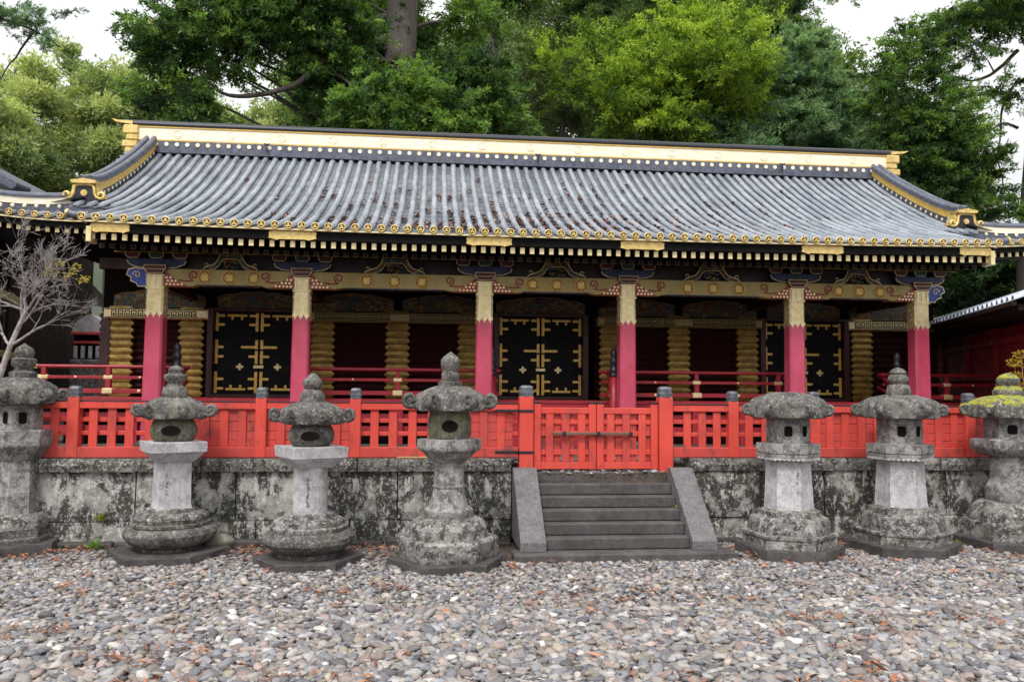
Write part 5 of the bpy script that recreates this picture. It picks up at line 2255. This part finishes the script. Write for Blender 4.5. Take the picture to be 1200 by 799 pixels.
# small gable seen over the near roof at the upper left
p = at(0, 225, 19.0)
g_ = thing('gable_roof', (p.x - 1.2, 19.0, TER - .07), 'dark tiled roof end with gilded gable board rising behind the left roof corner', 'roof end')
gb = Vector((p.x - 1.2, 19.0, TER - .07))
a, b = at(-50, 172, 19.0), at(24, 224, 19.0)
mb = MB()
xa, xb = a.x, b.x
za, zb2 = a.z, b.z
n = 12
def gz(q):
    return za + (zb2 - za) * (1.25 * q - .25 * q * q)
for d_ in (1, -1):
    xq = lambda q: xa + d_ * (xb - xa) * q
    vs, fs = [], []
    for i in range(n + 1):
        q = i / n
        for (yy, dz_) in ((19.0, 0), (24.0, 0), (24.0, -.18), (19.0, -.18)):
            vs.append((xq(q), yy, gz(q) + dz_))
    for i in range(n):
        for j in range(4):
            fs.append((i * 4 + j, i * 4 + (j + 1) % 4, i * 4 + 4 + (j + 1) % 4, i * 4 + 4 + j))
    fs += [(0, 1, 2, 3), (n * 4, n * 4 + 3, n * 4 + 2, n * 4 + 1)]
    mb = MB()
    mb.add(vs, fs)
    put(mb, 'roof_slope', 'ridge_tile', g_, gb)
    mb = MB()
    mb.sm = True
    for i in range(n * 2):
        q = i / (n * 2)
        mb.tube([(xq(q), 18.72, gz(q) + .05), (xq(q) + .02, 19.35, gz(q) + .08)], .10, 8)
    put(mb, 'verge_tiles', 'ridge_tile', g_, gb)
    mb = MB()
    for i in range(n):
        q0, q1 = i / n, (i + 1) / n
        mb.prism([(xq(q0), gz(q0) - .19), (xq(q1), gz(q1) - .19), (xq(q1), gz(q1) - .42), (xq(q0), gz(q0) - .42)], 18.9, 18.98)
    put(mb, 'gable_board', 'gold_leaf', g_, gb)
mb = MB()
hw_ = xb - xa - .3
mb.prism([(xa - hw_, TER - .07), (xa + hw_, TER - .07), (xa + hw_, gz(.8) - .2)] + [(xa + hw_ * q, gz(q * .82) - .2) for q in (.7, .4, .1)] + [(xa - hw_ * q, gz(q * .82) - .2) for q in (.1, .4, .7)] + [(xa - hw_, gz(.8) - .2)], 19.1, 23.8)
put(mb, 'gable_wall', 'dark_timber', g_, gb)

# ornate little turret far behind, seen between the left column and the dark hall
Yt = 22.0
c = at(112, 440, Yt)
tw = thing('drum_tower', (c.x, Yt, TER - .07), 'small far grey tower with red railing glimpsed left of the gilded log ends', 'tower')
tb = Vector((c.x, Yt, TER - .07))
u = (at(113, 440, Yt) - at(112, 440, Yt)).length
Zt = lambda py: at(112, py, Yt).z
mb = MB()
mb.prism([(c.x - 22 * u, Zt(393)), (c.x + 22 * u, Zt(393)), (c.x + 14 * u, Zt(378)), (c.x + 3 * u, Zt(371)), (c.x - 3 * u, Zt(371)), (c.x - 14 * u, Zt(378))], Yt - .5, Yt + .5)
put(mb, 'roof', 'lantern_pale', tw, tb)
mb = MB()
mb.box(c.x - 20 * u, c.x + 22 * u, Yt - .55, Yt + .5, Zt(394), Zt(390.5), .01)
mb.box(c.x - 18 * u, c.x + 20 * u, Yt - .52, Yt + .5, Zt(404), Zt(401), .01)
put(mb, 'red_rail', 'vermilion_worn', tw, tb)
mb = MB()
mb.box(c.x - 18 * u, c.x + 20 * u, Yt - .45, Yt + .45, Zt(425), Zt(394.5))
put(mb, 'body', 'dark', tw, tb)
mb = MB()
for k in range(5):
    x = c.x - 17 * u + k * 8.4 * u
    mb.box(x, x + 4 * u, Yt - .52, Yt - .452, Zt(421), Zt(406.5), .01)
put(mb, 'slats', 'lantern_pale', tw, tb)
mb = MB()
mb.box(c.x - 20 * u, c.x + 20 * u, Yt - .55, Yt + .5, TER - .07, Zt(422), .02)
put(mb, 'stone_base', 'lantern_base', tw, tb)

# ------------------------------------------------------------------ trees
LEAF_N, LEAF_S = 4.2, .56


def leaf_mesh(name, pads, n, L, W, droop, pal, parent=None, base=(0, 0, 0), fan=4, shell=.45, tuft=.0, upk=.25):
    """foliage: fans of slender leaf faces spread over ellipsoid pads; pads rows: x y z rx ry rz weight tone"""
    pads = np.array(pads, float)
    n, L, W = int(n * LEAF_N * (1.25 if tuft < .6 else 1)), L * LEAF_S * (.88 if tuft < .6 else 1), W * LEAF_S * .75
    w = pads[:, 6] * (pads[:, 3] * pads[:, 4] * pads[:, 5]) ** (2 / 3)
    ns = n // fan
    if tuft:
        # first scatter tufts on the pads, then sprays on the tufts
        nt = max(20, ns // (46 if tuft < .6 else 52))
        ip = rng.choice(len(pads), nt, p=w / w.sum())
        d = rng.normal(size=(nt, 3))
        d /= np.linalg.norm(d, axis=1)[:, None]
        rr = (.30 if tuft < .6 else .68) + .36 * rng.random(nt) ** .7
        d[:, 2] += .22
        tc = pads[ip, :3] + d * pads[ip, 3:6] * rr[:, None]
        it = rng.integers(0, nt, ns)
        ts = tuft * np.exp(rng.normal(0, .28, nt))
        if tuft < .6:
            # drooping sprays: needles along a short arching branchlet
            at_ = d * np.array([1, 1, .35]) + rng.normal(0, .38, (nt, 3))
            at_[:, 2] -= droop * 1.0 - .12
            at_ /= np.linalg.norm(at_, axis=1)[:, None]
            q = rng.random(ns) ** .8
            ln = ts[it] * 2.3
            pos = tc[it] + at_[it] * (q * ln)[:, None] + rng.normal(0, 1, (ns, 3)) * (ts[it] * .40 * (1 - .6 * q))[:, None] * np.array([1, 1, .55])
            pos[:, 2] -= (q * ln) ** 2 * .30 * droop
            out = at_[it] * .9 + rng.normal(0, .45, (ns, 3))
        else:
            d2 = rng.normal(size=(ns, 3))
            d2 /= np.linalg.norm(d2, axis=1)[:, None]
            d2[:, 2] += .25
            pos = tc[it] + d2 * (ts[it] * rng.random(ns) ** .5)[:, None] * np.array([1, 1, .6])
            out = d2 * .8 + d[it] * .5
        tone = pads[ip, 7][it] + rng.normal(0, .27, nt)[it]
    else:
        ip = rng.choice(len(pads), ns, p=w / w.sum())
        d = rng.normal(size=(ns, 3))
        d /= np.linalg.norm(d, axis=1)[:, None]
        rr = shell + (1 - shell) * rng.random(ns) ** .6
        pos = pads[ip, :3] + d * pads[ip, 3:6] * rr[:, None]
        out = d
        tone = pads[ip, 7]
    tone = np.repeat(tone + rng.normal(0, .12, ns), fan)
    pos = np.repeat(pos, fan, axis=0)
    out = np.repeat(out, fan, axis=0)
    m = len(pos)
    ax = out + rng.normal(0, .55, (m, 3))
    ax[:, 2] += upk - droop * np.abs(rng.normal(1, .4, m))
    ax /= np.linalg.norm(ax, axis=1)[:, None] + 1e-9
    sd_ = np.cross(ax, rng.normal(size=(m, 3)))
    sd_ /= np.linalg.norm(sd_, axis=1)[:, None] + 1e-9
    l = (L * np.exp(rng.normal(0, .3, m)))[:, None]
    ww = (W * np.exp(rng.normal(0, .25, m)))[:, None]
    p0 = pos
    p1 = pos + ax * l * .5 + sd_ * ww * .5
    p2 = pos + ax * l
    p3 = pos + ax * l * .5 - sd_ * ww * .5
    v = np.stack([p0, p1, p2, p3], 1).reshape(-1, 3)
    f = np.arange(m * 4).reshape(m, 4)
    pal = np.array(pal)
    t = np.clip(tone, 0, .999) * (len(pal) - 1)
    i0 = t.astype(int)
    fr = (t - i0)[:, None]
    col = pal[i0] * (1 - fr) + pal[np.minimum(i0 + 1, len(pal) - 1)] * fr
    col = col * np.exp(rng.normal(0, .12, m))[:, None]
    o = np_mesh(name, v - np.array(base), 4, f, 'leaf', np.repeat(col, 4, axis=0), parent)
    return o


def limb(p0, p1, r0, r1, sag, n=8, wob=.05, seed=0):
    p0, p1 = Vector(p0), Vector(p1)
    L = (p1 - p0).length
    pts, rad = [], []
    for k in range(n + 1):
        q = k / n
        p = p0.lerp(p1, q) + Vector((0, 0, -sag * math.sin(PI * q)))
        p += mnoise.noise_vector(Vector((q * 3, seed, 1.7))) * L * wob * math.sin(PI * min(1, q * 1.2) * .8)
        pts.append(p)
        rad.append(r0 + (r1 - r0) * q ** .8)
    return pts, rad


PAL_DARK = [(0.016, 0.036, 0.016), (0.047, 0.104, 0.029), (0.117, 0.227, 0.049), (0.26, 0.403, 0.085)]
PAL_MID = [(0.048, 0.086, 0.029), (0.108, 0.18, 0.05), (0.192, 0.288, 0.074), (0.3, 0.408, 0.12)]
PAL_LIME = [(0.048, 0.096, 0.022), (0.132, 0.228, 0.031), (0.288, 0.42, 0.048), (0.456, 0.576, 0.078)]
PAL_BLUE = [(0.045, 0.095, 0.05), (0.101, 0.196, 0.099), (0.179, 0.302, 0.151), (0.291, 0.426, 0.224)]
PAL_HAZE = [(.17, .25, .125), (.32, .40, .18), (.46, .53, .25), (.62, .65, .34)]  # leaf greens lightened so the colour carries the distance haze
PAL_PALE = [(0.109, 0.161, 0.081), (0.196, 0.265, 0.127), (0.287, 0.368, 0.184), (0.391, 0.46, 0.253)]


def ptree(name, cat, label, px, Y, trunk_w, crown, npads, nleaf, L, W, pal, droop, bark='dark_bark', group=None, lean=0, tone=.45, tuft=.35, padr=(.16, .3), fan=4, base_z=None, extra=(), limbs=(), shape='round', clear=(), taper=.18):
    """tree measured on the photo: px = trunk foot column, crown = (px0, px1, py_top, py_bottom) at distance Y"""
    global rng
    rng = np.random.default_rng(int(px * 7 + Y * 13 + 5000))
    z0 = (TER - .1) if base_z is None else base_z
    x0, x1, yt, yb = crown
    A, B = at(x0, yb, Y), at(x1, yt, Y)
    cxw, czw = (A.x + B.x) / 2, (A.z + B.z) / 2
    rx, rz_ = abs(B.x - A.x) / 2, abs(B.z - A.z) / 2
    ry = min(rx, 4.5)
    bx = at(px, 440, Y).x
    base = Vector((bx, Y, z0))
    t = thing(name, base, label, cat, group)
    pads = []
    tries = 0
    while len(pads) < npads and tries < 4000:
        tries += 1
        d = rng.normal(size=3)
        d /= np.linalg.norm(d)
        rr = rng.random() ** .42
        p = d * rr
        if shape == 'cone':
            w_ = (1 - p[2]) / 2 * 1.25 + .10
            p[0] *= w_
            p[1] *= w_
        if shape == 'box':
            p = np.array([rng.uniform(-1, 1), rng.uniform(-1, 1), rng.uniform(-1, 1)])
        s = rng.uniform(*padr) * min(rx, rz_) * (1.0 if shape != 'cone' else .8)
        pads.append((cxw + p[0] * (rx - s * .6), Y + p[1] * (ry - s * .5), czw + p[2] * (rz_ - s * .4), s * 1.25, s * 1.25, s * .78, 1.0, np.clip(tone + rng.normal(0, .17) + .15 * p[2], 0, 1)))  # upper pads lighter: light from above put into the leaf tone
    for e in extra:          # extra pads: px, py, dY, r px, tone
        c = at(e[0], e[1], Y + e[2])
        u_ = (at(e[0] + 1, e[1], Y + e[2]) - c).length
        pads.append((c.x, c.y, c.z, e[3] * u_ * (e[5] if len(e) > 5 else 1.25), e[3] * u_ * 1.1, e[3] * u_ * .75, 1.0, e[4]))
    for (cx0, cx1, cy0, cy1) in clear:       # leave the trunk bare where the photo shows it
        A_, B_ = at(cx0, cy1, Y), at(cx1, cy0, Y)
        pads = [p for p in pads if not (p[1] < Y + .8 and A_.x - p[3] * .8 < p[0] * Y / p[1] < B_.x + p[3] * .8 and A_.z - p[5] * .5 < EYE + (p[2] - EYE) * Y / p[1] < B_.z + p[5])]
    npads = min(npads, len(pads))
    bough = [at(a, b, Y + c) for (pl, r0, r1) in limbs for a, b, c in pl]
    mb = MB()
    top = Vector((cxw + lean, Y, czw + rz_ * .85))
    pts, rad = limb(base - Vector((0, 0, .3)), top, trunk_w, trunk_w * taper, 0, 14, .02, rng.integers(99))
    mb.tube(pts, rad, 12)
    for k, p in enumerate(pads):
        pc = Vector(p[:3])
        zt_ = max(base.z + .2 * (top.z - base.z), min(top.z - .3, pc.z - .35 * math.hypot(pc.x - cxw, pc.y - Y)))
        q = (zt_ - base.z) / (top.z - base.z)
        st_ = base.lerp(top, q)
        if k >= npads and bough:
            st_ = min(bough, key=lambda b_: (b_ - pc).length)
            q = .8
        if (pc - st_).length > .5:
            lp0, lr = limb(st_, pc, max(.03, trunk_w * .22 * (1 - q * .6)), .012, -.06 * (pc - st_).length, 7, .06, k)
            mb.tube(lp0, lr, 6)
    for (pl, r0, r1) in limbs:
        P_ = [at(a, b, Y + c) for a, b, c in pl]
        q = []
        for i in range(len(P_) - 1):
            a0, a1, a2, a3 = P_[max(0, i - 1)], P_[i], P_[i + 1], P_[min(len(P_) - 1, i + 2)]
            for k in range(5):
                s = k / 5
                q.append(.5 * ((2 * a1) + (a2 - a0) * s + (2 * a0 - 5 * a1 + 4 * a2 - a3) * s * s + (3 * a1 - a0 - 3 * a2 + a3) * s ** 3))
        q.append(P_[-1])
        mb.tube(q, [r0 + (r1 - r0) * i / (len(q) - 1) for i in range(len(q))], 8)
    mb.jitter(.02, 2.0)
    put(mb, 'trunk', bark, t, base)
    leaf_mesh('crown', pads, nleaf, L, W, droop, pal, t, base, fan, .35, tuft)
    return t


HAZE_T = [  # px, Y, crown box, label
    (22, 44, (-50, 74, 66, 300), 'rounded pale green tree at the far left edge behind the roof corner'),
    (82, 50, (32, 126, 56, 290), 'tall pale olive tree left of the ridge, second from the left edge'),
    (128, 46, (80, 176, 62, 290), 'broad yellow green tree just left of the ridge end'),
    (176, 54, (124, 232, 40, 280), 'tall hazy tree rising behind the left end of the ridge'),
    (238, 50, (178, 280, 106, 260), 'pale tree behind the roof below the hanging cedar bough'),
    (312, 52, (258, 366, 122, 260), 'pale tree behind the roof under the gap in the dark cedar'),
    (-20, 40, (-95, 34, 96, 300), 'grey green tree cut by the left edge behind the gable'),
]
for i, (px, Y, cr, lab) in enumerate(HAZE_T):
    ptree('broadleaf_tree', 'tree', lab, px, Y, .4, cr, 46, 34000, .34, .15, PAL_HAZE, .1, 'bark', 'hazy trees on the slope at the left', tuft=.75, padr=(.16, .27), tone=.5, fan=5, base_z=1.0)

# the great cedar
ptree('cedar_tree', 'tree', 'huge dark cedar with a broad grey trunk behind the middle of the ridge', 467, 25, .66, (340, 594, -90, 175), 46, 110000, .24, .075, PAL_DARK, .35, 'bark', None, tone=.42, tuft=.34, padr=(.16, .28), fan=5,
      extra=[(205, 60, -2, 30, .4), (240, 45, -2, 34, .5), (190, 105, -2, 22, .35), (215, 128, -2.2, 26, .35), (250, 85, -2, 24, .5), (285, 45, -2, 32, .55), (330, 30, -2, 34, .5), (300, 10, -2, 34, .45),
             (255, 10, -2, 32, .5), (215, 15, -2, 24, .45), (360, 55, -2, 26, .5), (395, 30, -1.5, 40, .45), (375, 95, -1.5, 20, .4), (350, 125, -1.5, 18, .4), (400, 85, -1.5, 34, .5), (385, 130, -1, 24, .5), (350, 5, -2, 36, .5),
             (430, 120, -3, 32, .62), (480, 110, -3, 34, .7), (525, 130, -3, 34, .68), (560, 90, -2, 34, .45), (530, 150, -3.4, 20, .8), (575, 140, -2, 26, .5), (420, 150, -2, 24, .4), (180, 60, -2, 16, .35), (172, 25, -2, 12, .4), (520, 95, -2, 22, .5), (590, 115, -2, 20, .55), (445, 95, -1.5, 14, .5), (480, 150, -3, 24, .7)], clear=[(434, 500, -60, 78), (536, 570, -20, 38), (276, 346, 84, 124)], taper=.72,
      limbs=[([(455, 40, 0), (415, 70, -1), (395, 62, -1.5), (372, 78, -2), (345, 100, -2), (300, 112, -2), (268, 112, -2), (247, 98, -2), (243, 78, -2)], .14, .03),
             ([(455, 20, 0), (380, 30, -1), (300, 30, -2), (220, 40, -2)], .13, .03),
             ([(247, 98, -2), (236, 120, -2), (222, 145, -2)], .035, .012),
             ([(272, 60, -2), (230, 85, -2), (205, 95, -2)], .04, .012)])
ptree('cedar_tree', 'tree', 'slim pale trunked cedar standing right of the huge dark cedar', 553, 31, .36, (520, 640, -120, 40), 12, 20000, .26, .08, PAL_MID, .3, 'bark', None, taper=.7, clear=[(538, 568, -30, 36)], tone=.4, tuft=.4, fan=5)
ptree('maple_tree', 'tree', 'pale silvery green tree in the gap right of the dark cedar', 650, 38, .3, (580, 745, -40, 180), 40, 52000, .22, .10, PAL_PALE, .15, 'bark', None, tone=.5, tuft=.5, fan=5, padr=(.18, .3))
ptree('cedar_tree', 'tree', 'dark olive cedar rising behind the bright yellow green tree', 735, 33, .4, (615, 890, -120, 150), 44, 60000, .26, .09, PAL_MID, .25, 'dark_bark', None, tone=.42, tuft=.45, fan=5,
      limbs=[([(735, 60, -4), (700, 40, -4), (660, 20, -4), (640, 25, -4)], .06, .015), ([(735, 130, -4), (700, 125, -4), (680, 110, -4)], .05, .015)])
ptree('cedar_tree', 'tree', 'bright yellow green layered cedar right of centre behind the ridge', 800, 25, .26, (690, 895, 0, 190), 36, 62000, .19, .07, PAL_LIME, .1, 'dark_bark', None, tone=.5, tuft=.32, fan=5, padr=(.2, .32),
      extra=[(850, 25, -1, 28, .8), (820, 45, -1, 30, .75), (868, 75, -1, 26, .75), (780, 70, -1, 28, .7), (835, 100, -1, 32, .65), (775, 105, -1, 26, .7), (872, 115, -1, 20, .6), (740, 85, -1, 26, .5), (720, 130, -1, 28, .4), (790, 145, -1, 26, .4), (655, 110, -1, 20, .35), (650, 75, -1, 22, .45), (690, 60, -1, 26, .4)])
ptree('cypress_tree', 'tree', 'blue green feathery cypress with a pointed top left of the right sky gap', 935, 27, .22, (868, 1012, 26, 215), 46, 60000, .20, .055, PAL_BLUE, .28, 'dark_bark', None, tone=.5, tuft=.26, fan=5, shape='cone', padr=(.16, .28),
      extra=[(925, 60, -1, 22, .6), (955, 95, -1, 24, .55), (900, 95, -1, 24, .5), (985, 130, -1, 20, .45), (940, 140, -1.5, 28, .6), (890, 140, -1.5, 26, .5)])
ptree('cypress_tree', 'tree', 'low blue green cypress bush behind the ridge between the lime cedar and the pointed cypress', 845, 25, .15, (790, 915, 118, 215), 24, 30000, .18, .05, PAL_BLUE, .25, 'dark_bark', None, tone=.55, tuft=.26, fan=5)
ptree('cedar_tree', 'tree', 'dark shaded cedar whose crown fills the top edge behind the pointed cypress', 885, 36, .35, (790, 962, -130, 100), 36, 46000, .27, .085, PAL_DARK, .3, 'dark_bark', None, tone=.55, tuft=.45, fan=5)
ptree('cedar_tree', 'tree', 'thin pale tree seen through the gap beside the right cedar', 1015, 40, .2, (985, 1062, 85, 250), 22, 18000, .25, .10, PAL_PALE, .2, 'bark', None, tone=.35, tuft=.5, fan=5)
ptree('pine_tree', 'tree', 'tall dark cedar with open boughs and a straight trunk at the right edge', 1192, 23, .22, (1140, 1300, -150, 30), 18, 72000, .20, .06, PAL_DARK, .3, 'dark_bark', None, tone=.55, tuft=.28, fan=5,
      extra=[(1050, 85, -1, 24, .55), (1035, 120, -1, 22, .5), (1075, 55, -1, 26, .6), (1085, 100, -1, 32, .6), (1110, 30, -1, 30, .6), (1070, 150, -1, 32, .5), (1100, 140, -1.4, 40, .55), (1120, 175, -1.4, 36, .5), (1085, 190, -1, 36, .5),
             (1140, 200, -1, 30, .45), (1060, 200, -1, 22, .4), (1100, 230, -1, 32, .45), (1150, 235, -1, 28, .5), (1180, 250, -1, 18, .45), (1070, 235, -1, 22, .4), (1150, 62, -1, 16, .6), (1150, 15, -1, 30, .6), (1180, 105, -1, 16, .5), (1130, 110, -1, 10, .5), (1050, 170, -1, 18, .4), (1195, 20, -1, 30, .5)],
      limbs=[([(1192, 60, 0), (1165, 85, -.6), (1140, 95, -1), (1120, 90, -1)], .07, .015), ([(1192, 95, 0), (1175, 125, -.5), (1172, 165, -1), (1168, 185, -1)], .05, .012),
             ([(1192, 20, 0), (1150, 20, -.6), (1105, 35, -1), (1070, 65, -1)], .09, .02), ([(1192, 110, 0), (1150, 110, -.6), (1110, 120, -1), (1060, 125, -1)], .08, .02), ([(1192, 150, 0), (1175, 145, -.5), (1150, 160, -1)], .05, .012)])
# background trees closing the gaps between the near crowns
for i, (px, Y, cr, lab) in enumerate((
        (420, 48, (330, 520, -60, 240), 'dark green background tree behind the huge cedar'),
        (600, 52, (500, 690, -60, 240), 'mid green background tree behind the pale silvery tree'),
        (700, 50, (640, 800, -40, 250), 'deep green background tree behind the olive cedar'),
        (1010, 55, (965, 1055, 128, 290), 'low distant tree under the right sky gap'),
        (1090, 50, (1040, 1140, 140, 290), 'distant dark tree behind the right edge cedar'),
        (380, 44, (340, 470, 95, 215), 'low dark background tree just above the ridge under the bough gap'),
        (520, 44, (450, 590, 60, 215), 'shaded background tree just above the ridge behind the huge trunk'),
        (640, 46, (570, 710, 60, 220), 'low pale green background tree above the ridge centre'),
        (775, 45, (690, 850, 60, 225), 'shaded background tree under the bright yellow green cedar'),
        (905, 45, (830, 985, 70, 235), 'shaded background tree between the cypress trees'))):
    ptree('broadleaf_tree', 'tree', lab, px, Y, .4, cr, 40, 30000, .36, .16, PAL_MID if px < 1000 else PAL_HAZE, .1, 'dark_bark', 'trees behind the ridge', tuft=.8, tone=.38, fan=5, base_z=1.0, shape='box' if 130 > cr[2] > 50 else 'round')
ptree('filler_tree', 'tree', 'added dark filler tree standing in for the shade under the right eave corner', 1150, 27, .15, (1070, 1260, 268, 420), 30, 26000, .3, .14, PAL_DARK, .1, 'dark_bark', None, tuft=.5, tone=.05, fan=5)  # added tree, leaves kept near black to fill in the under-eave dark
# pine bough reaching in at the upper left; its trunk stands outside the frame
ptree('pine_tree', 'tree', 'pine bough with long needles hanging into the upper left corner of the sky', -90, 19, .2, (-230, -60, -120, 60), 14, 14000, .16, .03, PAL_BLUE, .2, 'dark_bark', None, tone=.45, tuft=.22, fan=6,
      extra=[(8, 20, -1, 14, .4), (30, 30, -1, 13, .45), (50, 38, -1, 11, .4), (65, 50, -1, 8, .4), (15, 8, -1, 10, .4), (56, 22, -1, 7, .4), (-15, 15, -1, 18, .4), (-40, 10, -1, 22, .4), (40, 20, -1, 9, .4), (2, 95, -1, 6, .35)],
      limbs=[([(-90, -10, 0), (-40, 5, -.5), (0, 22, -1), (40, 36, -1), (72, 56, -1)], .06, .01)])
# a thin bough crossing the top of the right sky gap, and one above the left
ptree('pine_tree', 'tree', 'thin dark bough crossing the top edge above the right sky gap', 1240, 20, .2, (1130, 1330, -200, -60), 14, 12000, .16, .03, PAL_DARK, .2, 'dark_bark', None, tone=.5, tuft=.22, fan=6,
      extra=[(1015, -6, -1, 7, .5), (1035, -10, -1, 7, .5), (995, -5, -1, 6, .5), (1060, -14, -1, 8, .5)],
      limbs=[([(1240, -60, 0), (1150, -34, -.6), (1060, -14, -1), (990, -4, -1)], .05, .01)])

# ------------------------------------------------------------------ bare little tree in front of the left end
def bare_tree():
    Yb = 10.6
    b0 = at(-6, 470, Yb)
    base = Vector((b0.x, Yb, TER - .05))
    t = thing('bare_tree', base, 'small leafless tree with tangled pale grey twigs at the hall end', 'bare tree')
    mb = MB()
    r = random.Random(4)
    tips = []

    def grow(p, d, L, rad, depth):
        pts, rr = [p.copy()], [rad]
        n = 5
        for k in range(n):
            d = (d + Vector((r.uniform(-.26, .26), r.uniform(-.26, .26), r.uniform(-.16, .2)))).normalized()
            p = p + d * L / n
            pts.append(p.copy())
            rr.append(max(.0017, rad * (1 - .45 * (k + 1) / n)))
        mb.tube(pts, rr, 6 if depth < 2 else 4, depth < 1)
        if depth >= 6:
            tips.append(p.copy())
            return
        for k in range(r.choice((2, 3, 3)) if depth < 4 else 3):
            i = r.randint(2, n)
            a = r.uniform(.35, .95)
            ax = Vector((r.uniform(-1, 1), r.uniform(-1, 1), r.uniform(-.6, .7))).normalized()
            nd = (d * math.cos(a) + ax * math.sin(a)).normalized()
            grow(pts[i], nd, L * r.uniform(.62, .86), rr[i] * r.uniform(.5, .72), depth + 1)
    P1, P2, P3 = at(12, 405, Yb), at(30, 365, Yb), at(42, 325, Yb)
    path = [base, at(0, 440, Yb), P1, P2]
    mb.tube(path, [.045, .04, .033, .028], 8)
    grow(P2, (P3 - P2).normalized(), 0.370, 0.024, 1)
    grow(P2, Vector((-.8, -.1, .5)), 0.396, 0.019, 1)
    grow(P2, Vector((.75, -.15, .45)).normalized(), 0.370, 0.018, 1)
    grow(P1, Vector((.85, .1, .35)).normalized(), .48, .022, 2)
    grow(P1, Vector((-.7, .2, .5)).normalized(), 0.440, 0.019, 1)
    grow(path[2].lerp(P2, .6), Vector((.6, .1, .75)).normalized(), 0.484, 0.018, 1)
    grow(path[2].lerp(P2, .8), Vector((-.3, .1, .95)).normalized(), 0.528, 0.019, 1)
    put(mb, 'branches', 'twig', t, base)
    pts = [at(x, y, Yb - .1) for x, y in ((58, 312), (64, 318), (70, 310), (78, 322), (86, 318), (96, 328), (100, 326), (54, 322), (90, 312), (66, 306))]
    leaf_mesh('last_leaves', [(p.x, p.y, p.z, .05, .05, .04, 1, .5) for p in pts], 110, .045, .028, .3, [(.45, .36, .05), (.55, .48, .12), (.6, .3, .06)], t, base, 2)


bare_tree()
# sprig of yellow leaves at the right edge
Ys = 10.2
b0 = at(1206, 470, Ys)
base = Vector((b0.x, Ys, TER - .05))
t = thing('autumn_shrub', base, 'young shrub with yellow orange autumn leaves reaching in at the right edge', 'shrub')
mb = MB()
top = at(1200, 410, Ys)
mb.tube([base, base.lerp(top, .5) + Vector((.03, 0, 0)), top], [.014, .01, .005], 6)
for (x, y) in ((1188, 425), (1190, 440), (1184, 447), (1208, 430), (1214, 445), (1196, 415)):
    p = at(x, y, Ys)
    mb.tube([base.lerp(top, .62), base.lerp(p, .75) + Vector((0, 0, .02)), p], [.006, .004, .002], 5)
put(mb, 'stems', 'twig', t, base)
leaf_mesh('leaves', [(*at(x, y, Ys), .10, .08, .05, 1, .5) for (x, y) in ((1188, 425), (1190, 440), (1184, 447), (1208, 430), (1214, 445), (1196, 415), (1196, 452))], 260, .05, .03, .3, [(.40, .24, .03), (.55, .38, .05), (.45, .40, .06)], t, base, 2)
